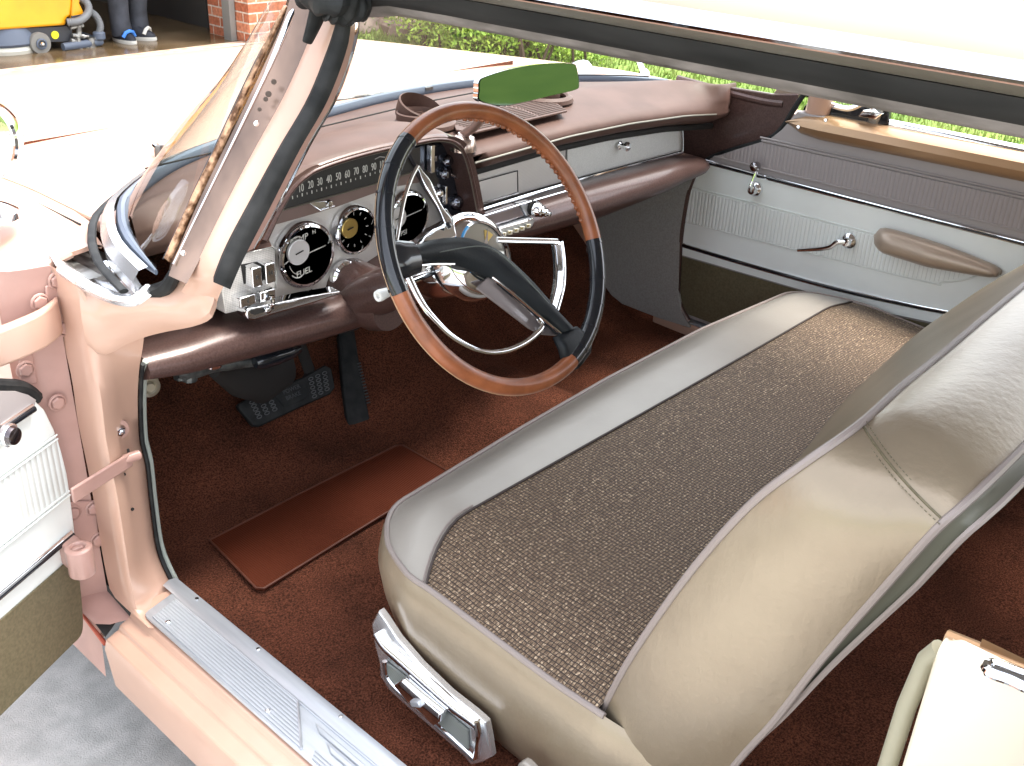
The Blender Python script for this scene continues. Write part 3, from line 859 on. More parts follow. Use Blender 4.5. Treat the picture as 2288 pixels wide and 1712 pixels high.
# driver-side pillar, front (windshield) edge to rear (door seal) edge; each band is a solid strip
def band(name, mt, Lp, yL, Rp, yR, dep=(.02, .03, -.0), bulge=.004, n=26, m=0, parent=None, **k):
    Lw = scr([P('1', q[0], q[1], y=yL + (q[2] if len(q) > 2 else 0)) for q in Lp], n); Rw = scr([P('1', q[0], q[1], y=yR + (q[2] if len(q) > 2 else 0)) for q in Rp], n)
    b = B(); rows = []; D = V(dep)
    for l, r in zip(Lw, Rw):
        out = (CAM - (l + r) / 2).normalized()
        row = [l + D, l]
        for t in (.15, .35, .5, .65, .85): row.append(l.lerp(r, t) + out * bulge * math.sin(math.pi * t))
        row += [r, r + D]
        rows.append(row)
    b.grid(rows, wrap=True, capA=True, capB=True)
    return b.build(name, mt, parent, **k)
pil = band('windshield_pillar', pink, [(1975, 60), (1890, 300), (1745, 620), (1580, 920), (1385, 1290), (1205, 1640, .01), (1120, 1790, .05), (1010, 1880, .095)], .125, [(2150, 60), (2130, 300), (2010, 600), (1830, 900), (1640, 1270), (1480, 1590), (1400, 1720, .005), (1320, 1900, .055)], .075, bulge=.010, parent=car)
band('weatherstrip', wstrip, [(2085, 110), (2030, 300), (1900, 620), (1720, 930), (1530, 1280), (1385, 1560), (1315, 1740)], .078, [(2165, 110), (2140, 300), (2020, 620), (1850, 920), (1660, 1290), (1500, 1600), (1420, 1785)], .066, dep=(.01, .015, 0), bulge=.006, parent=pil)
band('inner_flange', chrome, [(2195, 60), (2165, 300), (2060, 600), (1895, 890), (1700, 1270), (1560, 1530)], .085, [(2230, 60), (2190, 300), (2085, 600), (1915, 900), (1720, 1280), (1580, 1540)], .09, bulge=.001, parent=pil, dep=(.01, .02, 0))
band('flange_paint', pinkdull, [(2140, 60), (2120, 300), (2010, 600), (1850, 880), (1660, 1260), (1500, 1560)], .080, [(2200, 60), (2170, 300), (2065, 600), (1900, 890), (1705, 1270), (1560, 1535)], .085, bulge=.001, parent=pil, dep=(.01, .02, 0))
band('pillar_channel', chan, [(1790, -20), (1740, 150), (1620, 420), (1440, 800), (1250, 1190), (1090, 1560), (1040, 1700)], .165, [(1985, -20), (1975, 80), (1890, 320), (1750, 630), (1590, 930), (1390, 1300), (1200, 1660), (1150, 1750)], .13, bulge=-.004, parent=pil)
band('chrome_strip', chrome, [(1830, -20), (1760, 120), (1640, 420), (1460, 800), (1270, 1190), (1060, 1620)], .163, [(1905, -20), (1800, 200), (1665, 460), (1485, 820), (1290, 1210), (1080, 1640)], .160, bulge=.004, parent=pil, dep=(.004, .006, 0))
band('reflection_strip', braid, [(1745, 40), (1600, 330), (1480, 580), (1330, 900), (1190, 1190), (1010, 1590)], .178, [(1775, 40), (1640, 330), (1515, 600), (1370, 930), (1225, 1230), (1050, 1620)], .172, bulge=.003, parent=pil, dep=(.008, .01, 0))  # strip carrying the painted orange reflection
band('glass_channel', black, [(1700, 150), (1600, 320), (1500, 520), (1340, 860), (1200, 1160), (1000, 1600)], .184, [(1735, 60), (1610, 330), (1490, 580), (1345, 890), (1200, 1190), (1015, 1590)], .180, bulge=.001, parent=pil, dep=(.006, .006, 0))
# screws and stains in the pillar channel
b = B()
for u, v in [(1580, 762), (1130, 1560)]: b.lathe([(.0035, 0), (.0035, .002), (.002, .0035), (0, .004)], P('1', u, v, y=.138), (-.5, -.8, .2), 14)
b.build('screw', chrome, pil)
b = B()
for u, v, s in [(1688, 505, 8), (1655, 580, 9), (1638, 612, 7), (1600, 675, 6)]:
    c = P('1', u, v, y=.140); b.lathe([(s * .00045, 0), (s * .0004, .0006), (0, .0008)], c, (-.5, -.8, .2), 12)
b.build('vent_hole', mat('rust_brown_hole', (.07, .05, .04), .7), pil)
# rubber boot at the head of the pillar
b = B()
blob = [P('1', u, v, y=y) for u, v, y in [(1900, -60, .10), (1990, -20, .07), (2080, 10, .06), (2170, 30, .06), (2230, 20, .06)]]
b.tube(rs(cr(blob, 5), 24), [.022 + .0025 * math.sin(i * 1.7) for i in range(24)], 14, rfun=lambda a, i: 1 + .12 * math.sin(3 * a + i * .8))
b.tube(rs(cr([P('1', 1990, -10, y=.09), P('1', 1960, 80, y=.095), P('1', 1925, 180, y=.10), P('1', 1890, 270, y=.105)], 5), 16), [.017 - .0006 * i for i in range(16)], 12, flat=(1, .5))
b.tube(rs([P('1', 2010, 60, y=.066), P('1', 2090, 95, y=.06), P('1', 2160, 90, y=.06)], 12), [.013 + .003 * math.sin(i * 2) for i in range(12)], 12)
b.build('rubber_boot', rubber, pil, subsurf=1)

# ---- dog-leg, hinge pillar, rocker
b = B(); x0 = -.885
dl = [P('L', u, v, x=x0) for u, v in [(480, 1172), (560, 1235), (700, 1295), (830, 1310), (930, 1262), (1010, 1240), (1080, 1160), (1130, 1050), (1230, 900), (1400, 870), (1372, 1040), (1335, 1160), (1312, 1290), (1280, 1380), (1180, 1428), (1000, 1465), (880, 1490)]]
# outward-bulging sheet: outer outline pulled forward to the jamb line
top_line = [P('L', 480, 1172, x=-.945), P('L', 560, 1235, x=-.935), P('L', 700, 1295, x=-.925), P('L', 830, 1305, x=-.912), P('L', 930, 1262, x=-.90), P('L', 1020, 1215, x=-.885), P('L', 1110, 1130, x=-.872), P('L', 1200, 1020, x=-.865)]
bot_line = [P('L', 528, 1560, x=-.9515), P('L', 600, 1612, x=-.943), P('L', 680, 1590, x=-.930), P('L', 760, 1545, x=-.919), P('L', 880, 1498, x=-.905), P('L', 1000, 1467, x=-.895), P('L', 1180, 1430, x=-.885), P('L', 1290, 1375, x=-.88), P('L', 1325, 1260, x=-.870), P('L', 1350, 1130, x=-.862)]
T_, B_ = scr(top_line, 24), scr(bot_line, 24)
rows = []
for k in range(9):
    t = k / 8
    rows.append([p.lerp(q, t) + V((-.006 * math.sin(math.pi * t), -.010 * math.sin(math.pi * t), .004 * math.sin(math.pi * t))) for p, q in zip(T_, B_)])
# fold under below the sheet's lower edge
rows.append([q + V((.006, .004, -.010)) for q in B_]); rows.append([q + V((.02, .03, -.012)) for q in B_])
b.grid(rows); hp = b.build('cowl_side_panel', pink, car)
# jamb: rear-facing face of the hinge pillar
Lk_ = [P('L', 470, 1175, x=-.95), P('L', 515, 1400, x=-.95), P('L', 525, 1560, x=-.95), P('I', 415, 60, x=-.952), P('I', 440, 250, x=-.952), P('I', 470, 400, x=-.952), P('I', 500, 560, x=-.952), P('I', 528, 740, x=-.952), P('I', 550, 880, x=-.952), P('I', 572, 985, x=-.952)]
Rk_ = [P('L', 700, 1560, x=-.915), P('L', 800, 1525, x=-.905), P('L', 880, 1500, x=-.895), P('4', 880, 760, x=-.885), P('4', 858, 900, x=-.872), P('4', 848, 1100, x=-.87), P('4', 860, 1350, x=-.87), P('6', 715, 80, x=-.87), P('6', 740, 300, x=-.87), P('6', 775, 520, x=-.87), P('6', 850, 690, x=-.868)]
Lc, Rc = scr(Lk_, 34), scr(Rk_, 34)
rows = []
for i in range(34):
    l, r = Lc[i], Rc[i]
    up = i / 33
    row = [l + V((0, .075, 0)), l + V((0, .03, 0)), l + V((.001, .004, 0)), l.lerp(r, .06) + V((0, -.003, 0)), l.lerp(r, .2) + V((0, -.004, 0)), l.lerp(r, .45) + V((0, .002, 0)), l.lerp(r, .75) + V((0, .004, 0)), r, r + V((.003, .02, 0)), r + V((.004, .05, 0))]
    rows.append(row)
b = B(); b.grid(rows)
# flare into the sill
fl0 = rows[-1]
b.grid([fl0, [p + V((-.002, -.02, -.006)) for p in fl0], [p + V((-.002, -.05, -.008)) for p in fl0]])
jamb = b.build('hinge_pillar', pink, car, sharp=60)
# recessed hinge face and outboard flange
b = B(); rows = []
for i in range(14):
    z = .965 - .60 * i / 13
    rows.append([V((-.952, .405, z)), V((-.965, .408, z)), V((-.985, .412, z)), V((-1.005, .42, z)), V((-1.02, .435, z)), V((-1.0, .46, z))])
thick(b, rows, (0, .006, 0))
b.grid([[V((-.952, .33, .37)), V((-.952, .41, .385))], [V((-.985, .34, .372)), V((-.985, .415, .39))], [V((-1.0, .36, .37)), V((-1.01, .43, .385))]])
hf = b.build('hinge_face', pinkdull, jamb, sharp=50)
def bolt(k, u, v, mt=pinkdull, y=.403, r=.011):
    b = B(); c = P(k, u, v, y=y)
    b.lathe([(r * 1.25, 0), (r * 1.25, .002), (r, .003)], c, (0, -1, 0), 24, cap=False)
    b.lathe([(r * .95, .001), (r * .95, .0045), (r * .8, .006), (0, .0063)], c, (0, -1, 0), 6)
    return b.build('hinge_bolt', mt, jamb, bevel=.0008)
for a_ in [('L', 350, 1178), ('L', 395, 1468), ('L', 245, 1312), ('4', 155, 898), ('I', 398, 548), ('I', 418, 683), ('I', 312, 568), ('I', 245, 95)]: bolt(*a_)
# raised hinge plates
for q in ([('4', 110, 800), ('4', 200, 800), ('4', 235, 985), ('4', 130, 1000)], [('I', 290, 525), ('I', 415, 515), ('I', 425, 690), ('I', 330, 720)], [('L', 280, 1215), ('L', 420, 1170), ('L', 440, 1500), ('L', 300, 1510)]):
    b = B(); b.prism([P(*t, y=.402) for t in q], (0, .004, 0)); b.build('hinge_plate', pinkdull, jamb, bevel=.002)
# upper hinge arm and lower hinge knuckle
b = B(); pth = rs(cr([(-.955, .395, .895), (-.985, .375, .892), (-1.02, .375, .885), (-1.07, .40, .868), (-1.12, .44, .85), (-1.16, .47, .84)], 6), 20)
b.grid([[p + V((0, 0, .026)), p + V((-.003, -.008, .024)), p + V((-.003, -.010, 0)), p + V((-.003, -.008, -.026)), p + V((0, 0, -.030)), p + V((.006, .012, -.028)), p + V((.006, .012, .024))] for p in pth], wrap=True, capA=True, capB=True)
b.build('hinge_arm', pink, car, bevel=.003)
b = B(); c = P('I', 345, 770, y=.33); b.lathe([(.008, -.027), (.018, -.026), (.020, -.023), (.020, .023), (.018, .026), (.009, .026), (.009, .018)], c, (0, 0, 1), 28)
b.prism([c + V((-.014, .0, -.022)), c + V((-.014, .07, -.022)), c + V((.01, .07, -.022)), c + V((.018, .0, -.022))], (0, 0, .044)); b.build('hinge_knuckle', pinkdull, car, bevel=.004)
# check strap, nut, small holes
b = B(); s0, s1 = P('I', 545, 322, y=.352), P('I', 290, 480, y=.30)
dirs = (s1 - s0).normalized()
b.prism([s0 + V((0, -.01, .012)), s1 + V((0, -.01, .012)), s1 + V((0, -.01, -.012)), s0 + V((0, -.01, -.012))], (0, -.006, 0))
b.tube([s0 + V((-.014, -.014, .004)), s0 + V((.014, -.014, .002))], .008, 12); cs = b.build('check_strap', pinkdull, car, bevel=.002)
b = B(); b.prism([P('I', u, v, y=.343) for u, v in [(484, 312), (492, 310), (496, 340), (486, 344)]], (0, -.003, 0)); b.prism([P('I', u, v, y=.343) for u, v in [(543, 294), (551, 292), (553, 312), (546, 316)]], (0, -.003, 0))
for u, v in [(531, 403), (567, 552)]: b.lathe([(.0028, 0), (.0028, .0015)], P('I', u, v, y=.346), (0, -1, 0), 12)
b.build('slot_hole', darkgap, jamb)
b = B(); c = P('I', 508, 212, y=.358); b.lathe([(.017, 0), (.016, .002), (.010, .0035)], c, (-.1, -1, 0), 28, cap=False); b.build('washer', pinkdull, jamb)
b = B(); b.lathe([(.0085, .001), (.0085, .008), (.007, .010), (.004, .010), (.0035, .004)], c, (-.1, -1, 0), 6, m=0); b.build('nut', chrome, jamb)
# weather seal along the inner edge of the jamb
b = B(); b.tube([r + V((.004, -.002, 0)) for r in Rc[9:]], .0035, 8); b.build('edge_seal', rubber, jamb)
b = B(); b.tube([r + V((.012, .004, 0)) for r in Rc[9:]], .005, 8); b.build('inner_edge_trim', mat('grey_green_piping', (.28, .30, .27), .45), jamb)
# cowl trough between fender and pillar
b = B()
lo = scr([P('L', u, v, x=xx) for u, v, xx in [(375, 1105, -.955), (470, 1165, -.95), (560, 1225, -.938), (700, 1285, -.925), (830, 1298, -.912), (925, 1235, -.90)]], 22)
up_ = [p + V((.03, .10, -.012)) for p in lo]
b.tube(lo, .0095, 10, flat=(1, .8)); b.grid([lo, [p.lerp(q, .5) - V((0, 0, .008)) for p, q in zip(lo, up_)], up_])
b.build('cowl_trough', btrim, car)
b = B(); u2 = [p + V((.10, .16, -.030)) for p in up_]; b.grid([[p - V((0, 0, .001)) for p in up_], [p.lerp(q, .5) - V((0, 0, .004)) for p, q in zip(up_, u2)], u2]); b.build('trough_floor', dullsteel, car)
b = B(); b.lathe([(.012, 0), (.012, .004), (.007, .006), (.004, .012), (0, .012)], P('L', 665, 1105, z=.955), (-.3, -.5, .8), 20); b.build('trough_bolt', chrome, car)
b = B(); b.grid([[V((x, y, .94)) for x in (-.945, -.92, -.89)] for y in (.38, .44, .50)]); b.build('cowl_floor', dullsteel, car)
b = B(); b.tube(scr([P('L', u, v, x=xx) for u, v, xx in [(900, 1262, -.895), (960, 1250, -.892), (1030, 1215, -.89), (1065, 1160, -.888), (1095, 1100, -.886), (1115, 1050, -.885)]], 20), [.013 - .0003 * i for i in range(20)], 10); b.build('pillar_seal', rubber, pil)

# rocker, sill
b = B()
prof = [(-.868, .380), (-.872, .386), (-.905, .387), (-.948, .383), (-.954, .372), (-.972, .366), (-.975, .359), (-.998, .352), (-1.003, .335), (-.996, .25), (-.95, .22), (-.86, .22), (-.86, .36)]
ys = [.335, .30, .1, -.2, -.5, -.875]
rows = [[V((x, y, z)) for x, z in prof] for y in ys]
b.grid(rows, wrap=True, capA=True, capB=True); rk = b.build('rocker_panel', pink, car, bevel=.002)
b = B(); b.grid([[V((x, y, z)) for x, z in [(-.93, .30), (-.965, .372), (-.978, .362), (-.992, .345), (-.996, .25)]] for y in (.365, .45, .56)])
b.build('fender_foot', pinkdull, car)
b = B(); b.tube([(-.996, .345, .335), (-.992, .40, .342), (-.988, .46, .348)], .004, 8); b.build('primer_patch', mat('red_primer', (.45, .10, .06), .6), rk)
b = B(); b.prism([(-.996, .340, .352), (-.974, .345, .364), (-.968, .43, .366), (-.988, .42, .355)], (0, 0, .003)); b.build('sill_gap', darkgap, rk)
# step plate
def sp(x, y, z=0): return V((x, y, .388 + z))
b = B()
outer = [sp(-.945, .292), sp(-.942, .302), sp(-.934, .306), sp(-.884, .317), sp(-.878, .312), sp(-.876, -.86), sp(-.947, -.86)]
b.prism(outer, (0, 0, .004)); plate = b.build('sill_plate', steel, car, bevel=.0015)
b = B(); b.prism([sp(-.939, .285, .004), sp(-.889, .297, .004), sp(-.887, -.03, .004), sp(-.94, -.105, .004)], (0, 0, .0022)); b.build('ribbed_field', sillrib, plate, bevel=.0008)
b = B(); b.prism([sp(-.941, -.13, .004), sp(-.928, -.12, .004), sp(-.925, -.84, .004), sp(-.942, -.84, .004)], (0, 0, .0022)); b.build('ribbed_field', sillrib, plate)
b = B()
for k, (x1, x2, y1) in enumerate([(-.905, -.897, -.10), (-.917, -.909, -.14)]):
    b.prism([sp(x1, y1, .004), sp(x2, y1 + .02, .004), sp(x2 - .001, -.84, .004), sp(x1 - .001, -.84, .004)], (0, 0, .004))
b.build('raised_bar', steel, plate, bevel=.002)
b = B(); b.tube([sp(-.889, -.03, .006), sp(-.94, -.105, .006)], .0022, 6); b.tube([sp(-.8885, .30, .005), sp(-.886, -.84, .005)], .0016, 6); b.build('edge_bead', steel, plate)
b = B(); prof = [(-.884, .392), (-.872, .397), (-.858, .394), (-.852, .38), (-.852, .34)]
b.grid([[V((x, y, z)) for x, z in prof] for y in (.345, .33, .0, -.4, -.86)]); b.build('inner_sill_cap', steel, plate)
for y_, x_ in ((.255, -.929), (-.015, -.931), (-.30, -.935)):
    b = B(); b.lathe([(.0042, 0), (.004, .002), (.002, .003), (0, .0025)], sp(x_, y_, .006), (0, 0, 1), 16); b.build('screw', chrome, plate)
for y_ in (.27, .10, -.1):
    b = B(); b.lathe([(.0036, 0), (.0032, .002), (0, .003)], V((-.866, y_, .396)), (0, 0, 1), 14); b.build('screw', chrome, plate)

b = B(); b.box((.86, -.25, .30), (.24, 1.5, .12)); rr_s = b.build('rocker_panel', pink, car, bevel=.01)
b = B(); b.box((.80, -.25, .364), (.11, 1.3, .006)); b.build('sill_plate', steel, rr_s, bevel=.002)
# ---- carpets
b = B(); rows = []
for i in range(34):
    y = -1.45 + 2.55 * i / 33
    row = []
    for j in range(41):
        x = -.868 + 1.64 * j / 40
        toe = max(0, y - .60) * .82 if y > .60 else 0
        toe = min(toe, .35)
        tun = .085 * math.exp(-((x - .02) / .17) ** 4) * (1 / (1 + math.exp(-(y - .12) * 16)))
        z = .330 + max(toe, 0) + tun * (1 - min(1, toe / .3))
        z += .003 * math.sin(7 * x + 3 * y) + .002 * math.sin(23 * x) * math.sin(19 * y)
        row.append(V((x, y, z)))
    rows.append(row)
b.grid(rows); carp = b.build('carpet', carpet, car)
b = B(); b.grid([[V((x, 1.10, z)) for x in (-.87, .78)] for z in (.5, .95)]); b.build('firewall', carpet, car)
b = B(); b.prism([(-.868, -1.5, .2), (-.868, 1.1, .2), (.79, 1.1, .2), (.79, -1.5, .2)], (0, 0, .04)); b.build('floor_pan', darkgap, car)
# heel pad
b = B(); hpn = [(-.722, .462), (-.60, .470), (-.5, .476), (-.24, .479), (-.23, .47), (-.231, .325), (-.24, .318), (-.5, .298), (-.735, .274), (-.744, .285)]
def hz(x, y): return .3345 + .003 * math.sin(7 * x + 3 * y)
b.pillow([V((x, y, hz(x, y))) for x, y in hpn], (0, 0, .0035), .001, .001, steps=1); heel = b.build('heel_pad', heelmat, car)
b = B(); b.tube([V((x, y, hz(x, y) + .005)) for x, y in hpn], .0022, 6, closed=True); b.build('bound_edge', mat('rust_vinyl_binding', (.10, .03, .016), .6), heel)

# ---- passenger side: kick panel, cowl side, door
b = B(); kp = [P('3', u, v, x=.735) for u, v in [(40, 1075), (90, 1085), (300, 990), (560, 880), (520, 980), (492, 1150), (480, 1450), (500, 1560), (540, 1640), (380, 1590), (200, 1520), (90, 1430), (20, 1250)]]
b.prism(kp, (.01, 0, 0)); kk = b.build('kick_panel', kick, car, bevel=.002)
b = B(); b.tube(cr([P('3', u, v, x=.742) for u, v in [(585, 830), (535, 950), (500, 1150), (488, 1300), (480, 1450), (495, 1530), (535, 1605)]], 6), .007, 8); b.build('kick_edge_trim', brown, kk)
b = B(); cs_ = [P('3', u, v, x=.765) for u, v in [(480, 520), (700, 430), (950, 470), (1080, 470), (1075, 540), (1000, 650), (930, 700), (780, 745), (650, 785), (590, 830), (560, 900), (470, 900), (380, 700)]]
b.prism(cs_, (.012, 0, 0)); csd = b.build('cowl_side_trim', brown, car, bevel=.003)
b = B(); b.tube(cr([P('3', u, v, x=.757) for u, v in [(1125, 450), (1060, 545), (1000, 640), (930, 697), (780, 742), (645, 790), (590, 835)]], 6), .0065, 8); b.build('door_seal', rubber, csd)
b = B(); b.tube(cr([P('3', u, v, x=.77) for u, v in [(480, 395), (700, 455), (900, 505), (1010, 520)]], 6), .010, 10); b.build('sill_molding', brown, csd)
b = B(); b.prism([P('3', u, v, x=.775) for u, v in [(935, 490), (1000, 410), (1130, 430), (1060, 520), (990, 515)]], (.03, 0, 0)); fp = b.build('pillar_foot_cover', mat('bronze_pillar_cover', (.32, .24, .20), .35, .4, coat=.3), car, bevel=.006, seg=3)
b = B(); b.lathe([(.005, 0), (.004, .003), (0, .004)], P('3', 1075, 437, x=.772), (-1, 0, 0), 14); b.build('screw', chrome, fp)
# right windshield pillar
b = B(); b.tube([(.785, .13, .98), (.74, .10, 1.15), (.68, .11, 1.33)], [.03, .026, .024], 12); b.build('windshield_pillar', pink, car)
b = B(); b.tube([P('3', 1130, 470, x=.77), V((.745, .06, 1.12)), V((.69, .07, 1.31))], .011, 10); b.build('pillar_weatherstrip', rubber, car)

XD = .75
def D3(pts, x=XD): return [P('3', u, v, x=x) for u, v in pts]
pdoor = None
b = B()
yb = -.95
front = D3([(1075, 560), (1000, 648), (935, 698), (780, 745), (645, 790), (592, 838), (545, 935), (518, 1040), (502, 1150), (496, 1300), (488, 1450), (500, 1530), (535, 1590)])
poly = front + [V((XD, yb, .375)), V((XD, yb, .985))]
b.prism(poly, (.05, 0, 0)); pdoor = b.build('passenger_door', mauve, car, bevel=.002, label='passenger door trimmed in white, grey mauve and dark olive vinyl')
def dlay(name, mt, pts, th=.004, par=None, x=XD, **k):
    b = B(); b.prism([V((x, p.y, p.z)) for p in pts], (-th, 0, 0)); return b.build(name, mt, par or pdoor, **k)
# white field between the two chrome strips
fz = [p for p in cr(front, 4)]
def frontcurve(z0, z1):
    pts = [p for p in fz if z1 <= p.z <= z0]
    return sorted(pts, key=lambda p: -p.z)
def yfr(z):
    best = min(fz, key=lambda p: abs(p.z - z)); return best.y
wf = [V((XD, yfr(.808), .808))] + frontcurve(.805, .555) + [V((XD, yfr(.548), .548)), V((XD, -.1, .562)), V((XD, -.35, .590)), V((XD, -.6, .612)), V((XD, yb, .63)), V((XD, yb, .812))]
dlay('white_panel', white_lifted, wf, .005)
olp = [V((XD, yfr(.543), .543))] + frontcurve(.54, .382) + [V((XD, yb, .382)), V((XD, yb, .615)), V((XD, -.5, .597)), V((XD, -.3, .578)), V((XD, -.1, .557))]
dlay('kick_panel_vinyl', olive, olp, .003)
up = D3([(905, 712), (645, 796)]); 
pm = [V((XD, .245, .892)), V((XD, .30, .862)), V((XD, .375, .828)), V((XD, .375, .826)), V((XD, yb, .836)), V((XD, yb, .905))]
dlay('pleated_band_mauve', pleatm, pm, .003)
bw = D3([(552, 945), (1470, 1177), (2210, 1345)]) ; bw2 = D3([(1900, 1385), (1780, 1405), (1650, 1385), (520, 1104)])
dlay('pleated_band_white', pleatw, bw[:2] + [P('3', 1850, 1290, x=XD)] + [P('3', 1940, 1350, x=XD)] + bw2, .0025, x=XD - .005)
for nm, pts_, zoff in (('a', [(545, 935), (1470, 1170), (1850, 1268), (2000, 1330), (1960, 1385), (1800, 1412), (1650, 1394), (520, 1110)], 0),):
    b = B(); b.tube(cr(D3(pts_, XD - .006), 5), .0022, 6, flat=(1, 1)); b.build('heat_seal_line', white, pdoor)
b = B(); b.tube([V((XD - .003, .245, .897)), V((XD - .003, yb, .911))], .0030, 6); b.tube([V((XD - .003, .25, .9035)), V((XD - .003, yb, .918))], .0022, 6); b.tube([V((XD - .003, .37, .830)), V((XD - .003, yb, .838))], .002, 6); b.build('stitched_welt', mauve, pdoor)
def chromestrip(pts, par, x, r=.0062):
    b = B(); b.tube(cr(pts, 6), r, 10, flat=(1, .6)); s = b.build('chrome_strip', chrome, par)
    b = B(); q = [p + V((x, 0, 0)) for p in cr(pts, 6)]; b.tube(q, r * .45, 8, flat=(1, .6)); b.build('black_insert', black, s)
    return s
chromestrip([(XD - .007, .40, .812), (XD - .007, .1, .8115), (XD - .007, -.3, .811), (XD - .007, yb, .812)], pdoor, -.0035)
chromestrip([(XD - .007, .428, .5765), (XD - .007, .2, .5800), (XD - .007, -.02, .589), (XD - .007, -.2, .604), (XD - .007, -.36, .622), (XD - .007, -.6, .64), (XD - .007, yb, .65)], pdoor, -.0035)
# bronze roll along the top
b = B(); rows = []
for i in range(24):
    t = i / 23; y = .192 + (yb - .192) * t
    s_ = min(1, (t * 14) ** .5) if t < .07 else 1
    zc = .953 + .018 * t; hh = .026 * s_
    rows.append([V((XD - .002, y, zc - hh)), V((XD - .012 * s_, y, zc - hh * .9)), V((XD - .022 * s_, y, zc - hh * .5)), V((XD - .026 * s_, y, zc)), V((XD - .020 * s_, y, zc + hh * .6)), V((XD - .004, y, zc + hh)), V((XD + .035, y, zc + hh * 1.05)), V((XD + .035, y, zc - hh))])
b.grid(rows, wrap=True, capA=True, capB=True); roll = b.build('sill_cap', bronze, pdoor)
for u, v in [(1083, 637), (1220, 603)]:
    b = B(); b.lathe([(.0045, 0), (.004, .003), (0, .004)], P('3', u, v, x=XD - .024), (-1, 0, .3), 14); b.build('screw', chrome, roll)
# window channel and vent window
b = B(); b.tube([P('3', 1540, 625, x=.785), P('3', 2215, 765, x=.785), V((.785, yb, 1.01))], .010, 10, flat=(1, .7)); b.tube([P('3', 1540, 612, x=.792), P('3', 2215, 745, x=.792), V((.792, yb, 1.018))], .007, 8); b.build('window_channel', chrome, pdoor)
b = B(); b.tube(cr([P('3', 1150, 500, x=.785), P('3', 1250, 528, x=.785), P('3', 1330, 545, x=.785), P('3', 1385, 530, x=.785), P('3', 1430, 500, x=.785)], 5), .007, 8)
b.tube(cr([P('3', 1190, 450, x=.785), P('3', 1150, 500, x=.785)], 4), .007, 8); vf = b.build('vent_window_frame', chrome, pdoor)
b = B(); b.prism([P('3', u, v, x=.782) for u, v in [(1110, 530), (1150, 512), (1250, 535), (1330, 552), (1390, 540), (1440, 510), (1540, 505), (1530, 630), (1450, 625), (1100, 560)]], (.015, 0, 0)); b.build('vent_channel', black, vf, bevel=.003)
b = B(); c = P('3', 1440, 560, x=.768); b.pillow([c + V((0, .020, -.012)), c + V((0, .012, .004)), c + V((0, -.012, .012)), c + V((0, -.035, .004)), c + V((0, -.02, -.012))], (-.008, 0, 0), .006, .004); b.tube([c + V((-.01, -.008, .008)), c + V((-.02, -.004, .04))], .004, 8); b.build('vent_latch', chrome, vf, bevel=.001)
b = B(); b.prism([P('3', 1160, 505, x=.787), P('3', 1330, 548, x=.787), P('3', 1440, 500, x=.787), V((.74, -.02, 1.16)), V((.73, .07, 1.14))], (.003, 0, 0)); b.build('vent_glass', glass, vf)
b = B(); b.tube([P('3', 1450, 620, x=.783), V((.745, -.06, 1.15)), V((.70, -.05, 1.32))], .008, 8, flat=(1, 1.6)); b.build('vent_post', dullsteel, vf)
# window crank
b = B(); c = P('3', 872, 945, x=XD - .008); b.lathe([(.019, 0), (.019, .006), (.017, .010), (.012, .014), (.011, .022), (.009, .026), (0, .028)], c, (-1, 0, 0), 28); crk = b.build('window_crank', chrome, pdoor)
c2 = P('3', 872, 830, x=XD - .035)
b = B(); b.tube(cr([c + V((-.022, 0, 0)), c + V((-.028, 0, .014)), c2 + V((.006, 0, -.014)), c2 + V((.004, 0, 0))], 5), [.008] * 6 + [.0062] * 10, 10, flat=(1, .6)); b.build('crank_arm', chrome, crk)
b = B(); b.lathe([(.008, 0), (.0105, .003), (.0115, .012), (.0105, .020), (.007, .023), (0, .024)], c2 + V((.006, 0, 0)), (-1, 0, 0), 24); b.build('knob', mat('smoked_chrome', (.35, .33, .34), .1, 1), crk)
# inside door handle
b = B(); c = P('3', 1338, 1203, x=XD - .008); b.lathe([(.019, 0), (.019, .006), (.016, .010), (.011, .013), (.010, .02), (0, .022)], c, (-1, 0, 0), 28); hd = b.build('door_handle', chrome, pdoor)
b = B(); e = P('3', 1078, 1252, x=XD - .03); b.tube(rs(cr([c + V((-.016, 0, 0)), c + V((-.022, .02, -.004)), c.lerp(e, .35) + V((-.014, 0, -.006)), e], 6), 20), [.0075 - .0002 * i for i in range(20)], 10, flat=(1, .7)); b.build('lever', chrome, hd)
# armrest
b = B(); rows = []
for i in range(21):
    t = i / 20; y = -.085 - .29 * t; zc = .747 - .008 * t
    hw = .030 * (math.sin(math.pi * min(1, t * 6) / 2) ** .45 if t < .1667 else 1) * (1 if t < .45 else 1 - .62 * ((t - .45) / .55) ** 1.4) + .001
    if t > .97: hw *= .6
    dpt = .062 * min(1, (t + .004) * 7) ** .4 * (1 - max(0, t - .5) / .5 * .45)
    rows.append([V((XD - .004 - dpt * (.5 - .5 * math.cos(a)) if True else 0, y, zc + hw * math.sin(a) * (1 if math.sin(a) > 0 else .9))) for a in [math.pi * k / 12 * 2 for k in range(24 // 2 * 2)]])
b.grid(rows, wrap=True, capA=True, capB=True); arm = b.build('armrest', mat('armrest_vinyl', (.42, .33, .26), .38, .3, coat=.2, coatr=.3), pdoor, sharp=180)
b = B(); b.tube([V((r[12].x - .001, r[12].y, r[12].z - .006)) for r in rows], .0016, 6); b.build('armrest_seam', olive, arm)

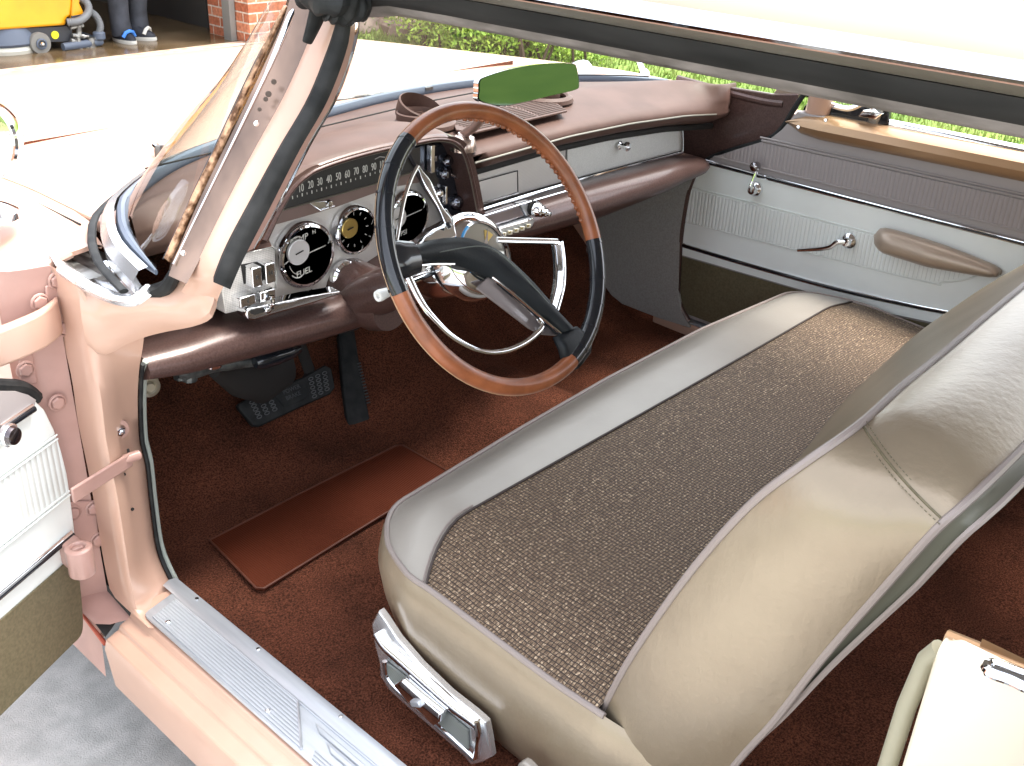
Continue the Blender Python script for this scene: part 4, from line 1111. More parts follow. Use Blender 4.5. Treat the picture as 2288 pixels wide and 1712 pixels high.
# ---- steering wheel plane
WC = V((-.42, .03, .966)); WN = V((.012, -.868, .497)).normalized()
WU = (V((1, 0, 0)) - WN * WN.x).normalized(); WV = WN.cross(WU)
def WP(k, u, v, h=0): return PP(k, u, v, WC + WN * h, WN)
def WA(a, r, h=0): return WC + WU * (math.cos(R(a)) * r) + WV * (math.sin(R(a)) * r) + WN * h
def arc(a0, a1, r, n, h=0): return [WA(a0 + (a1 - a0) * i / (n - 1), r, h) for i in range(n)]
RR = .2175; TR = .0135
def grip(a, i):
    return 1 + .0
sw = None
b = B(); b.tube(arc(119, -10, RR, 60), TR, 16, up=WN); sw = b.build('steering_wheel', tan, car, label='large steering wheel with black and tan rim and chrome horn ring')
b = B(); b.tube(arc(-72, -176, RR, 50), TR, 16, up=WN); b.build('tan_grip', tan, sw)
# scalloped finger grips behind the rim
def bumps(a0, a1, mt, step=3.2, rr=.0048):
    b = B(); a = a0
    while a < a1:
        c = WA(a, RR - TR * .86, -.004); b.lathe([(0, -rr), (rr * .7, -rr * .7), (rr, 0), (rr * .7, rr * .7), (0, rr)], c, WN, 10); a += step
    return b.build('finger_scallops', mt, sw)
bumps(0, 84, tan)
b = B(); b.tube(arc(119, 184, RR, 40), TR * 1.02, 16, up=WN); bg1 = b.build('black_grip', black, sw)
b = B(); b.tube(arc(-72, -10, RR, 40), TR * 1.02, 16, up=WN); bg2 = b.build('black_grip', black, sw)
for angs, par in (((121, 134, 146, 159, 182), bg1), ((-64, -52, -40, -28, -11.5), bg2)):
    b = B()
    for a in angs:
        t = arc(a - .5, a + .5, RR, 3); b.tube(t, TR * 1.08, 16, up=WN)
    b.build('grip_ring', black, par)
# thin bright edge line behind the rim
b = B(); b.tube([WA(a, RR + TR * .93, -.003) for a in range(0, 360, 4)], .0012, 6, closed=True); b.build('rim_welt', mat('pale_rim_edge', (.45, .30, .18), .4), sw)
# padded spoke bar
def spoke(nm, mt, tops, bots, h_edge, h_mid, par, thick_=.016):
    n = 40
    T1 = rs(cr([WP('B', u, v, h) for u, v, h in tops], 6), n); B1 = rs(cr([WP('B', u, v, h) for u, v, h in bots], 6), n)
    b = B(); rows = []
    for t, q in zip(T1, B1):
        row = [t - WN * thick_, t]
        for k in (.2, .4, .6, .8): row.append(t.lerp(q, k) + WN * h_mid * math.sin(math.pi * k) ** .7)
        row += [q, q - WN * thick_]
        rows.append(row)
    b.grid(rows, wrap=True, capA=True, capB=True); return b.build(nm, mt, par, sharp=40)
spk = spoke('padded_spoke', mat('black_padded_leatherette', (.007, .009, .011), .5, 0, .35),
      [(150, 405, 0), (300, 335, -.005), (500, 270, -.012), (760, 250, -.02), (950, 300, -.02), (1100, 375, -.018), (1280, 530, -.012), (1450, 700, -.008), (1640, 925, -.004), (1790, 1090, 0)],
      [(170, 520, 0), (300, 500, -.005), (500, 478, -.012), (650, 492, -.02), (790, 540, -.022), (1000, 615, -.02), (1130, 700, -.015), (1400, 900, -.008), (1560, 1020, -.004), (1680, 1130, 0)], 0, .010, sw)
bump(spk.data.materials[0], 250, .3, .001)
# bright lines on the spoke edges
b = B(); b.tube(rs(cr([WP('B', u, v, .003 - hh) for u, v, hh in [(300, 520, .008), (480, 500, .012), (680, 498, .02)]], 5), 16), .0022, 8); b.build('spoke_trim', chrome, spk)
b = B(); b.tube(rs(cr([WP('B', u, v, -.002) for u, v in [(1030, 620), (1200, 750), (1450, 960), (1665, 1135)]], 5), 16), .0022, 8); b.build('spoke_trim', chrome, spk)
b = B(); b.tube(rs(cr([WP('B', u, v, .006 - hh) for u, v, hh in [(300, 430, .008), (520, 392, .010), (780, 345, .012), (960, 335, .012), (1100, 400, .010), (1280, 560, .006), (1500, 800, .004), (1740, 1075, .002)]], 5), 40), .0010, 6); b.build('spoke_seam', mat('faded_seam', (.10, .11, .10), .6), spk)
# black sockets where the spoke meets the rim
for pts in ([(60, 470, 0), (180, 460, .0), (320, 440, -.003)],):
    b = B(); b.tube(rs([WP('B', u, v, h - .004) for u, v, h in pts], 8), [.022, .023, .023, .023, .022, .021, .020, .019], 14, flat=(.7, 1.25), up=WN); b.build('spoke_socket', black, sw)
b = B(); b.pillow([WP('B', u, v, -.006) for u, v in [(1655, 1140), (1700, 1105), (1790, 1078), (1850, 1125), (1925, 1240), (1915, 1330), (1850, 1420), (1800, 1475), (1760, 1440), (1665, 1385), (1640, 1290), (1590, 1180)]], WN * .004, .010, .012); b.build('rim_joint', spk.data.materials[0], sw, sharp=180)
# lower plate (metal back plate of the spoke)
b = B(); b.prism([WP('B', u, v, -.022) for u, v in [(1010, 600), (1200, 720), (1680, 1120), (1640, 1160), (1500, 1150), (1380, 1095), (890, 720)]], -WN * .004); b.build('back_plate', mat('grey_mauve_enamel', (.20, .17, .165), .3, .3, coat=.5), sw, bevel=.0015)
b = B(); b.prism([WP('B', u, v, -.019) for u, v in [(1030, 610), (1100, 665), (1500, 985), (1510, 1060), (1170, 750), (1040, 640)]], -WN * .003); b.build('bright_edge', chrome, sw, bevel=.001)
# horn ring
hl = [(1478, 962), (1500, 860), (1528, 700), (1565, 520), (1620, 360), (1672, 262)]
b = B(); ring = [WP('A', u, v, -.004) for u, v in hl]
b.tube(rs(cr(ring, 5), 30), .0033, 10, up=WN, flat=(.7, 1)); 
r2 = [WP('A', u, v, -.006) for u, v in [(1672, 262), (1720, 350), (1780, 460), (1850, 590), (1920, 720)]]
hr = b.build('horn_ring', chrome, sw)
b = B(); b.tube(rs(r2, 20), [.0025, .003, .003, .0045, .006, .007, .0075, .0075, .007, .0065, .006, .0055, .005, .0045, .0045, .005, .0055, .007, .008, .009], 10, up=WN, flat=(.5, 1)); b.build('horn_blade', chrome, hr)
b = B(); b.tube(rs(cr([WP('B', u, v, -.010) for u, v in [(235, 560), (290, 680), (350, 800), (420, 910), (500, 1005), (620, 1130), (750, 1222), (880, 1285), (1000, 1312), (1110, 1308), (1210, 1285), (1330, 1230), (1420, 1165), (1490, 1095), (1500, 1050), (1460, 1000)]], 5), 60), [.0065 - .0001 * i for i in range(30)] + [.0034 + .00007 * i for i in range(30)], 10, up=WN, flat=(.6, 1)); b.build('lower_horn_ring', chrome, hr)
b = B(); A0 = rs([WP('B', u, v, -.008) for u, v in [(1080, 275), (1640, 290)]], 8); b.tube(A0, .0048, 8, up=WN, flat=(.6, 1)); b.build('ring_bar', chrome, hr)
rl = rs(cr([WP('B', u, v, -.008) for u, v in [(1600, 300), (1615, 420), (1622, 560), (1615, 700), (1575, 870)]], 5), 60)
rr_ = rs(cr([WP('B', u, v, -.008) for u, v in [(1675, 290), (1693, 420), (1700, 560), (1690, 720), (1635, 925)]], 5), 60)
b = B()
b.grid([[l - WN * .006, l, l.lerp(r, .5) + WN * .001, r, r - WN * .006] for l, r in zip(rl, rr_)], wrap=True, capA=True, capB=True)
for i in range(3, 59):
    if i % 1 == 0: b.tube([rl[i].lerp(rr_[i], .12) + WN * .0016, rl[i].lerp(rr_[i], .72) + WN * .0016], .00095, 5)
b.tube([r + WN * .001 for r in rr_], .0018, 6); b.build('ribbed_arc', chrome, hr)
# hub
hc = WP('B', 905, 405, -.045)
b = B(); b.lathe([(.070, -.03), (.070, -.004), (.064, .006), (.056, .012), (.050, .016), (.046, .0155)], hc, WN, 48, cap=False); hub = b.build('hub_ring', chrome, sw)
b = B(); b.lathe([(0, .014), (.02, .015), (.038, .0135), (.046, .013)], hc, WN, 40); em = b.build('hub_emblem', mat('clear_emblem_ground', (.42, .40, .34), .15, .5, coat=1), hub)
b = B()
for k in range(4):
    a = R(45 + 90 * k + 10); d = WU * math.cos(a) + WV * math.sin(a); q = WU * -math.sin(a) + WV * math.cos(a)
    b.prism([hc + WN * .0145 + d * .042, hc + WN * .0145 + q * .005, hc + WN * .0145 - q * .005], WN * .002)
b.lathe([(.006, .014), (.005, .018), (0, .019)], hc, WN, 16); b.build('emblem_star', chrome, em)
b = B(); a = R(62); b.prism([hc + WN * .0148 + WU * (.036 * math.cos(R(t))) + WV * (.036 * math.sin(R(t))) for t in (35, 50, 65)] + [hc + WN * .0148 + WU * .006 + WV * .010], WN * .0012); b.build('emblem_gold', gold, em)
b = B(); b.tube([hc + WN * .0155 + WU * (.047 * math.cos(R(t))) + WV * (.047 * math.sin(R(t))) for t in range(110, 215, 7)], .0028, 8); b.build('emblem_blue', bluep, em)
# shield-shaped bright shroud left of the hub
b = B(); b.pillow([WP('B', u, v, -.03) for u, v in [(385, 300), (420, 240), (500, 170), (600, 130), (690, 110), (720, 250), (600, 300)]], -WN * .02, -.0, 0, steps=1); b.build('hub_shroud', chrome, sw, bevel=.004, seg=3)
b = B(); b.tube([WP('B', 590, 30, -.01), WP('B', 640, 120, -.025)], [.009, .011], 8, up=WN, flat=(.6, 1)); b.build('shroud_neck', chrome, sw, bevel=.001)
# column
ax = -WN
c0 = WC + ax * .05
b = B(); b.lathe([(.050, .00), (.054, .01), (.055, .05), (.050, .062)], c0, ax, 36); sc_ = b.build('steering_column', black, car)
b = B(); b.lathe([(.046, .062), (.050, .066), (.051, .095), (.043, .125)], c0, ax, 36); b.build('column_collar', chrome, sc_)
b = B(); b.lathe([(.040, .12), (.040, .45), (.034, .55), (.03, .95)], c0, ax, 30); b.build('column_tube', brown, sc_)
b = B(); cc = c0 + ax * .05 + V((.03, -.0, -.058)); b.lathe([(.006, 0), (.008, .004), (.008, .010), (.005, .014), (0, .015)], cc, WN, 16); b.tube([cc, cc + V((-.02, .01, .012))], .004, 8); b.build('hazard_knob', chrome, sc_)
b = B(); s1 = P('A', 1375, 1322, y=.12); s0 = WC + ax * .12; b.tube([s0, s0.lerp(s1, .8)], .0042, 10); ts = b.build('turn_signal_lever', chrome, sc_)
dvec = (s1 - s0).normalized(); b = B(); b.lathe([(.0055, -.024), (.007, -.018), (.0085, -.004), (.0095, .004), (.0085, .009), (.004, .0085), (.0035, .004)], s1, dvec, 20); b.build('ivory_tip', plasticw, ts)

# ================================================================ DASHBOARD
FY = .42
rim = cr([P('A', u, v, y=.345) for u, v in [(425, 880), (490, 740), (560, 600), (625, 490), (700, 400), (780, 335), (870, 285), (1100, 205), (1380, 130), (1650, 75), (1790, 48), (1880, 42), (1960, 55), (2030, 100), (2075, 180), (2110, 290), (2145, 440), (2175, 600), (2200, 720), (2215, 860)]], 5)
def rimz(x):
    for i in range(len(rim) - 1):
        if rim[i].x <= x <= rim[i + 1].x: return rim[i].z + (rim[i + 1].z - rim[i].z) * (x - rim[i].x) / max(1e-6, rim[i + 1].x - rim[i].x)
    return .9
# pad
def lipz(x): return np.interp(x, [-.70, -.62, -.20, -.05, .127, .336, .551, .70, .80], [.985, .99, .995, .998, 1.001, .995, .980, .962, .950])
xs = [-.838 + 1.653 * j / 112 for j in range(113)]
rows = []
ny = 22
grid_ = []
for j, x in enumerate(xs):
    zf = lipz(x) + .0
    hood_ = 0
    if -.60 < x < -.17: hood_ = max(0, rimz(x) - zf + .004)
    elif x <= -.60: hood_ = 0
    yb_ = wsy(x) - .012 if -.885 < x < .72 else .40
    yb_ = max(yb_, .372 if x < -.7 else .40)
    if x > .66: yb_ = max(.385, yb_ - (x - .66) * 1.6)
    yf = .345 + (.02 if x < -.62 else 0) + max(0, (x - .74)) * .35
    colm = []
    # front underside, lip, then over the top to the glass
    tip = max(0, 1 - max(0, (x - .70)) / .115) ** .5 if x > .70 else 1
    if x > -.12 or x < -.66:
        colm += [V((x, yf + .055, zf - .036 * tip - .012)), V((x, yf + .020, zf - .036 * tip)), V((x, yf + .004, zf - .026 * tip)), V((x, yf - .001, zf - .012 * tip)), V((x, yf + .004, zf - .001))]
    else:
        colm += [V((x, yf + .004, zf + hood_ - .004)), V((x, yf + .0035, zf + hood_ - .003)), V((x, yf + .003, zf + hood_ - .002)), V((x, yf + .001, zf + hood_ - .001)), V((x, yf + .001, zf + hood_))]
    crown = 1.022
    for k in range(1, ny):
        t = k / (ny - 1)
        y = yf + (yb_ - yf) * t
        base = zf + (crown - zf) * math.sin(min(1, t * 2.1) * math.pi / 2) ** .8 - (.030 * max(0, t - .45) / .55)
        base -= max(0, x - .66) * .25 * t
        hh = hood_ * (1 - min(1, t / .62)) ** 1.5 if hood_ > 0 else 0
        hh = hood_ * (math.cos(min(1, t / .7) * math.pi) * .5 + .5)
        colm.append(V((x, y, max(base, 0) + hh * (1 if hood_ else 0))))
    grid_.append(colm)
b = B(); b.grid(grid_)
dash = b.build('dashboard', brownpad, car, sharp=70, label='brown padded dashboard with hooded instrument cluster')
b = B()
for i in range(0, 1): pass
b.tube([V((x, min(.64, .60 + .1 * (x + .4)) if x < .2 else wsy(x) - .09, 1.0215)) for x in [-.70 + i * .04 for i in range(34)]], .0016, 6)
b.build('pad_seam', darkgap, dash)
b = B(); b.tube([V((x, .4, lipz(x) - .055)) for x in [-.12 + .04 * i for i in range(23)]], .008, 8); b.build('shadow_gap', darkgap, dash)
# bright bead just under the lip of the pad
b = B(); b.tube([V((x, .3435, lipz(x) - .014)) for x in [-.155 + i * .03 for i in range(29)]], .0022, 8); b.build('lip_bead', tanm, dash)
# structure behind (closes the dash)
b = B(); b.box((.04, .53, .85), (1.30, .18, .20)); b.build('dash_core', darkgap, dash)
# cluster hood ring: wide band between the outer pad and the inner dark edge
def inner(p, k): return p
n = len(rim); cen = V((-.36, .345, .93))
b = B(); rows = []
for i, p in enumerate(rim):
    t = (rim[min(i + 1, n - 1)] - rim[max(i - 1, 0)]).normalized(); nrm = V((t.z, 0, -t.x))
    if nrm.dot(cen - p) < 0: nrm = -nrm
    rows.append([p - nrm * .012 + V((0, .04, 0)), p - nrm * .006 + V((0, .004, 0)), p + V((0, -.001, 0)), p + nrm * .004 + V((0, .001, 0)), p + nrm * .005 + V((0, .02, 0)), p + nrm * .004 + V((0, .082, 0))])
b.grid(rows); hd = b.build('cluster_hood', brown, dash, sharp=60)
b = B(); b.tube([r[3] + V((0, .002, 0)) for r in rows], .0016, 6); b.build('hood_bead', tanm, hd)
b = B()
rside = [i for i in range(n) if rim[i].x > -.235]
b.grid([[rim[i] + V((-.0, .002, 0)), rim[i] + V((.012, .0, .004)), rim[i] + V((.018, .02, .004)), rim[i] + V((.02, .08, 0))] for i in rside]); b.build('hood_side', brown, hd)
b = B()
lside = [i for i in range(n) if rim[i].x < -.50 and i < n / 2]
b.grid([[rim[i] + V((0, .002, 0)), rim[i] + V((-.012, .003, .006)), rim[i] + V((-.04, .02, .006)), rim[i] + V((-.085, .06, -.01))] for i in lside]); b.build('hood_shoulder', brownpad, hd)
# face
def A(u, v, y=FY): return P('A', u, v, y=y)
face = [A(u, v) for u, v in [(420, 900), (500, 720), (640, 480), (800, 330), (1100, 205), (1400, 130), (1650, 80), (1900, 60), (2040, 150), (2120, 400), (2180, 760), (2180, 900), (1800, 1000), (1060, 1320), (520, 1420), (90, 1520), (100, 1200), (200, 1000)]]
b = B(); b.prism(face, (0, .01, 0)); fc = b.build('cluster_face', silverface, dash)
def aplate(name, mt, pts, y, th=.004, par=None, bevel=0, bul=None):
    b = B(); b.prism([A(u, v, y) for u, v in pts], (0, th, 0)); return b.build(name, mt, par or dash, bevel=bevel)
spd = aplate('speedometer', mat('speedometer_black', (.028, .028, .027), .4), [(548, 622), (600, 520), (660, 440), (740, 370), (870, 300), (1100, 222), (1380, 148), (1560, 118), (1645, 300), (1470, 355), (1330, 400), (1000, 492)], .402, .016)
aplate('lower_band', mat('mauve_band', (.21, .15, .135), .35, .3), [(500, 745), (548, 640), (1000, 508), (1330, 415), (1640, 318), (1700, 395), (1500, 430), (1330, 480), (1000, 600), (700, 690)], .408, .010)
b = B(); b.tube([A(548, 630, .401), A(1000, 500, .401), A(1330, 408, .401), A(1645, 310, .401)], .0013, 6); b.build('band_bead', tanm, spd)
b = B()
xd = (A(1310, 270, .40) - A(790, 415, .40)).normalized(); zd = V((-xd.z, 0, xd.x))
for s_, u, v in [('10', 710, 447), ('20', 790, 417), ('30', 865, 393), ('40', 942, 371), ('50', 1018, 350), ('60', 1092, 331), ('70', 1165, 307), ('80', 1238, 289), ('90', 1310, 270), ('100', 1385, 248), ('110', 1455, 228), ('120', 1522, 208)]:
    b.text(s_, .0190, A(u, v, .4005), V((xd.x, 0, xd.z)), V((.0, 0, 1)), sx=.62)
for i in range(24):
    t = i / 23; u, v = 640 + (1560 - 640) * t, 522 + (238 - 522) * t + 8 * math.sin(math.pi * t)
    c = A(u, v, .4005); hgt = .0035 if i % 2 else .0055
    b.box(c, (.0011 if i % 2 else .0018, .0006, hgt))
b.build('speed_scale', ink, spd)
b = B(); b.tube([A(1320, 205, .400), A(1360, 185, .400), A(1400, 190, .400)], .0009, 5); b.build('speed_emblem', silver, spd)
# small badge under the speedometer
b = B(); b.prism([A(u, v, .404) for u, v in [(775, 568), (960, 545), (985, 590), (900, 625), (870, 628)]], (0, .003, 0)); b.lathe([(.0, -.004), (.006, -.003), (.0075, .002)], A(945, 575, .403), (0, 1, 0), 18); b.tube([A(780, 570, .402), A(870, 628, .402), A(990, 590, .402)], .001, 6)
b.build('cluster_badge', chrome, dash, bevel=.001)
def gauge_(nm, ctop, cbot, cx, mtdisc, rdisc, cu, cv, ink_fn, lab):
    t, q = A(*ctop, .41), A(*cbot, .41); rad = (t - q).length / 2
    c = (t + q) / 2; c.x = A(*cx, .41).x
    b = B(); b.lathe([(rad, .008), (rad, -.004), (rad * .965, -.008), (rad * .93, -.004), (rad * .90, -.009), (rad * .85, -.010), (rad * .82, -.003), (rad * .80, .002)], c, (0, 1, 0), 56, cap=False); g = b.build('gauge', chrome, dash, label=lab)
    b = B(); b.lathe([(0, -.0005), (rad * .82, -.0005)], c, (0, 1, 0), 40); b.build('dial', gauge, g)
    dc = A(cu, cv, .405); b = B(); b.lathe([(rad * rdisc, .004), (rad * rdisc, -.001), (rad * rdisc * .93, -.0025), (0, -.0015)], dc, (0, 1, 0), 44); b.build('centre_disc', mtdisc, g)
    b = B(); ink_fn(b, c, rad, dc); b.build('dial_marks', ink, g)
    b = B(); b.tube([dc + V((-rad * rdisc * .35, -.0030, -rad * .03)), dc + V((rad * rdisc * .35, -.0030, rad * .03))], .0011, 5); b.build('needle_slot', darkgap, g)
    # knurls on the ring
    b = B()
    for k in range(12):
        a = 2 * math.pi * k / 12 + .2; d = V((math.cos(a), 0, math.sin(a)))
        b.tube([c + d * rad * .955 + V((0, -.008, 0)), c + d * rad * .865 + V((0, -.0103, 0))], .0006, 5)
    b.build('ring_notch', darkgap, g)
    return g, c, rad
def m1(b, c, r, dc):
    y = c.y - .0012
    b.text('TEMP', r * .26, V((dc.x + r * .10, y, c.z + r * .50)), (1, 0, .12), (0, 0, 1)); b.text('FUEL', r * .26, V((dc.x + r * .20, y, c.z - r * .52)), (1, 0, .12), (0, 0, 1)); b.text('H', r * .18, V((c.x + r * .35, y, c.z + r * .60)), (1, 0, 0), (0, 0, 1))
    for s in (1, -1):
        b.tube([V((dc.x + r * .42 * math.cos(a) * .9, y, c.z - r * .02 + s * r * .62 * math.sin(a))) for a in [R(t) for t in range(72, 135, 9)]], r * .018, 5)
        b.tube([V((dc.x + r * .42 * math.cos(a) * .75, y, c.z - r * .02 + s * r * .50 * math.sin(a))) for a in [R(t) for t in range(95, 160, 9)]], r * .012, 5)
    b.tube([V((dc.x + r * .3, y, c.z)), V((c.x + r * .74, y, c.z + r * .10))], r * .016, 5); b.tube([V((c.x - r * .75, y, c.z - r * .12)), V((dc.x - r * .25, y, c.z - r * .02))], r * .016, 5)
def m2(b, c, r, dc):
    y = c.y - .0012
    for k in range(12):
        a = R(30 * k); d = V((math.cos(a), 0, math.sin(a))); b.tube([V((c.x, y, c.z)) + d * r * .72, V((c.x, y, c.z)) + d * r * .60], r * .013, 5)
    b.tube([V((dc.x, y - .003, dc.z)), V((dc.x - r * .15, y - .003, dc.z + r * .38))], r * .016, 5)
def m3(b, c, r, dc):
    y = c.y - .0012
    b.text('AMP', r * .24, V((dc.x + r * .05, y, c.z + r * .52)), (1, 0, .12), (0, 0, 1)); b.text('PSI', r * .26, V((dc.x + r * .35, y, c.z - r * .56)), (1, 0, .12), (0, 0, 1))
    for s in (1, -1): b.tube([V((dc.x + r * .40 * math.cos(a), y, c.z + s * r * .64 * math.sin(a))) for a in [R(t) for t in range(72, 130, 9)]], r * .018, 5)
    b.tube([V((dc.x + r * .3, y, c.z)), V((c.x + r * .74, y, c.z + r * .12))], r * .016, 5)
gauge_('g', (745, 712), (735, 1262), (740, 960), silver, .375, 690, 972, m1, 'round TEMP and FUEL gauge nearest the open door')
gauge_('g', (1150, 580), (1135, 988), (1145, 790), gold, .40, 1110, 775, m2, 'round clock dial with a brass centre')
gauge_('g', (1590, 455), (1560, 905), (1575, 690), silver, .40, 1505, 690, m3, 'round AMP and oil pressure gauge behind the wheel rim')
# ignition area by the column
b = B(); b.lathe([(.030, .004), (.030, -.006), (.025, -.010), (.018, -.010), (.016, -.004)], A(1065, 1170, .41), (0, 1, 0), 32, cap=False); b.lathe([(.008, 0), (.008, -.016), (.006, -.018), (0, -.018)], A(1040, 1200, .41), (0, 1, 0), 20); b.lathe([(.005, 0), (.005, -.008), (0, -.009)], A(1100, 1085, .405), (0, 1, 0), 14); b.lathe([(.005, 0), (.005, -.008), (0, -.009)], A(1165, 1055, .405), (0, 1, 0), 14); b.build('ignition_bezel', chrome, dash)
b = B(); b.lathe([(.006, 0), (.005, -.004), (0, -.005)], A(945, 1275, .41), (0, 1, 0), 14); b.lathe([(.004, 0), (.003, -.004), (0, -.005)], A(800, 1290, .41), (0, 1, 0), 14); b.build('face_screw', chrome, dash)
# right end: dark glossy heater control panel
hp_ = aplate('heater_panel', mat('smoked_blue_black_panel', (.035, .040, .055), .10, .6, coat=1), [(1570, 118), (1700, 85), (1880, 65), (1960, 85), (2020, 150), (2060, 260), (2110, 560), (2135, 860), (2000, 880), (1880, 640), (1760, 460), (1665, 300)], .395, .020, bevel=.004)
for u, v, r_ in [(1780, 190, .010), (1905, 215, .012), (1885, 320, .013), (1985, 560, .015), (1830, 480, .010), (2000, 300, .009), (1930, 120, .006)]:
    b = B(); b.lathe([(r_, 0), (r_, -.004), (r_ * .8, -.010), (r_ * .5, -.014), (0, -.015)], A(u, v, .394), (0, 1, 0), 22); b.build('control_knob', mat('dark_chrome', (.22, .23, .27), .12, 1) if u != 1830 else chrome, hp_)
b = B(); b.box(A(1780, 200, .386), (.010, .012, .052)); b.box(A(1895, 500, .388), (.005, .01, .036)); b.tube([A(1940, 330, .386), A(2025, 370, .386)], .0025, 8); b.build('control_lever', chrome, hp_, bevel=.002)
# push-button pod at the left end
pod = [A(u, v, .358) for u, v in [(150, 1015), (300, 965), (470, 928), (505, 960), (508, 1250), (480, 1388), (90, 1482), (60, 1300)]]
b = B(); b.prism(pod, (0, .055, 0)); pd = b.build('push_button_pod', silverface, dash, bevel=.002)
b = B(); tp = [A(470, 925, .355), A(300, 963, .355), A(120, 1020, .355)]
b.grid([[p + V((0, 0, .000)) for p in tp], [p + V((0, .004, .006)) for p in tp], [A(275, 815, .395) + V((.02, 0, .012)), A(275, 815, .395), A(200, 850, .395) + V((-.04, 0, -.0))]]); b.build('pod_cowl', brownpad, pd)
b = B(); b.tube([A(150, 1012, .357), A(300, 962, .357), A(470, 925, .357), A(503, 950, .357), A(508, 1100, .357), A(500, 1280, .357)], .002, 8); b.build('pod_edge', dullsteel, pd)
def button(u, v, w_, h_, lab, d=.026):
    b = B(); c = A(u, v, .350); b.box(c + V((0, -.002, 0)), (w_, d, h_)); o = b.build('push_button', chrome, pd, bevel=.0022, seg=3)
    b = B(); b.box(c + V((0, -.0155, 0)), (w_ * .66, .002, h_ * .7)); f = b.build('button_face', mat('button_dark', (.12, .12, .12), .3, .5) , o, bevel=.0005) if False else None
    b = B(); b.text(lab, .010, c + V((0, -.0158, 0)), (1, 0, 0), (0, 0, 1)); b.build('button_letter', gauge, o)
button(305, 1160, .019, .034, 'R'); button(415, 1125, .019, .034, 'N'); button(230, 1355, .030, .018, '1'); button(395, 1310, .030, .018, '2')
b = B(); b.prism([A(u, v, .357) for u, v in [(215, 1075), (360, 1050), (365, 1225), (240, 1235)]], (0, .002, 0)); b.prism([A(u, v, .357) for u, v in [(375, 1050), (470, 1040), (468, 1195), (380, 1210)]], (0, .002, 0)); b.build('button_slot', darkgap, pd)
# chrome tray and roll below the cluster
b = B(); b.pillow([A(u, v, 0.3320) for u, v in [(270, 1440), (330, 1430), (480, 1400), (760, 1340), (1040, 1290), (1045, 1320), (800, 1400), (480, 1490), (320, 1540), (275, 1530), (255, 1490)]], (0, .03, 0), 0, 0, steps=1)
tray = b.build('chrome_tray', chrome, dash, bevel=.005, seg=3)
b = B(); b.prism([A(u, v, 0.3305) for u, v in [(300, 1450), (480, 1415), (490, 1440), (330, 1490), (300, 1480)]], (0, .004, 0)); b.build('tray_recess', darkgap, tray)
b = B(); b.tube([A(470, 1330, 0.3270), A(480, 1400, 0.3250), A(425, 1440, 0.3250)], .004, 8); b.lathe([(.006, 0), (.006, -.005), (.003, -.007), (0, -.007)], A(428, 1442, 0.3270), (0, 1, 0), 16); b.build('release_lever', chrome, tray)
# lower roll of the dash
def rollrow(x):
    zt = np.interp(x, [-.95, -.86, -.70, -.45, -.3, -.14, .2, .57, .66, .74], [.835, .832, .826, .790, .830, .856, .859, .852, .840, .830])
    zl = np.interp(x, [-.95, -.86, -.70, -.53, -.42, -.3, -.06, .1, .26, .43, .64, .74], [.775, .765, .742, .722, .715, .745, .785, .778, .772, .780, .796, .80])
    if x < -.45: zt = np.interp(x, [-.95, -.86, -.70, -.45], [.812, .814, .810, .790])
    h = zt - zl; yf = np.interp(x, [-.95, -.86, -.8, -.5, -.14, 0, .5, .66, .74], [.345, .33, .32, .335, .345, .335, .325, .335, .35])
    e = 1 if x < .66 else max(.15, 1 - ((x - .66) / .085) ** 2) ** .5
    e2 = 1
    e = min(e, e2)
    mid = (zt + zl) / 2
    out = []
    for fy, fz in [(.10, 1.0), (.055, 1.0), (.035, .99), (.018, .90), (.006, .72), (0, .48), (.006, .24), (.024, .08), (.055, .0), (.12, .02)]:
        out.append(V((x, yf + (1 - e) * .04 + fy * e + .03 * (1 - e), mid + (zl + h * fz - mid) * e)))
    return out
b = B(); b.grid([rollrow(-.862 + 1.602 * i / 70) for i in range(71)], capA=True, capB=True); lr = b.build('lower_dash_roll', brown, dash, sharp=60)
# column shroud bulging out of the roll
b = B(); rows = []
for i in range(12):
    t = i / 11; y = .30 + .14 * t; c = V((-.405, y, .775 + .03 * (1 - t) * 0)); r_ = .052 * (.80 + .2 * min(1, t * 4)); 
    rows.append([c + V((math.cos(a) * r_ * 1.05, 0, math.sin(a) * r_ * 1.1)) for a in [2 * math.pi * k / 28 for k in range(28)]])
b.grid(rows, wrap=True, capA=True); b.build('column_shroud', brown, dash, sharp=50)
b = B(); b.tube([V((-.45 + .02 * k, .40, .712 - .010 * math.sin(k * .9))) for k in range(5)], .006, 8); b.build('wire_harness', rubber, dash)
# glove panel
def G(u, v, y=.41): return P('G', u, v, y=y)
gp = [G(u, v) for u, v in [(165, 478), (400, 400), (980, 255), (1500, 140), (1850, 82), (1890, 90), (1920, 130), (1930, 200), (1925, 330), (1500, 440), (1070, 555), (650, 675), (240, 800), (215, 650)]]
b = B(); b.prism(gp, (0, .02, 0)); gpan = b.build('glove_panel', silverface, dash)
plain = mat('satin_silver_door', (.50, .50, .48), .36, .25); varied(plain, 400, (.62, .62, .60), (.70, .70, .68))
b = B(); b.prism([G(u, v, .4065) for u, v in [(990, 268), (1500, 152), (1850, 95), (1880, 105), (1900, 150), (1908, 310), (1500, 425), (1075, 540), (990, 565)]], (0, .004, 0)); gd = b.build('glove_box_door', plain, gpan, bevel=.001)
b = B(); b.tube(cr([G(u, v, .405) for u, v in [(165, 470), (400, 394), (980, 248), (1500, 134), (1840, 74), (1895, 82), (1928, 130), (1936, 230), (1932, 330), (1900, 345)]], 6), .0032, 8)
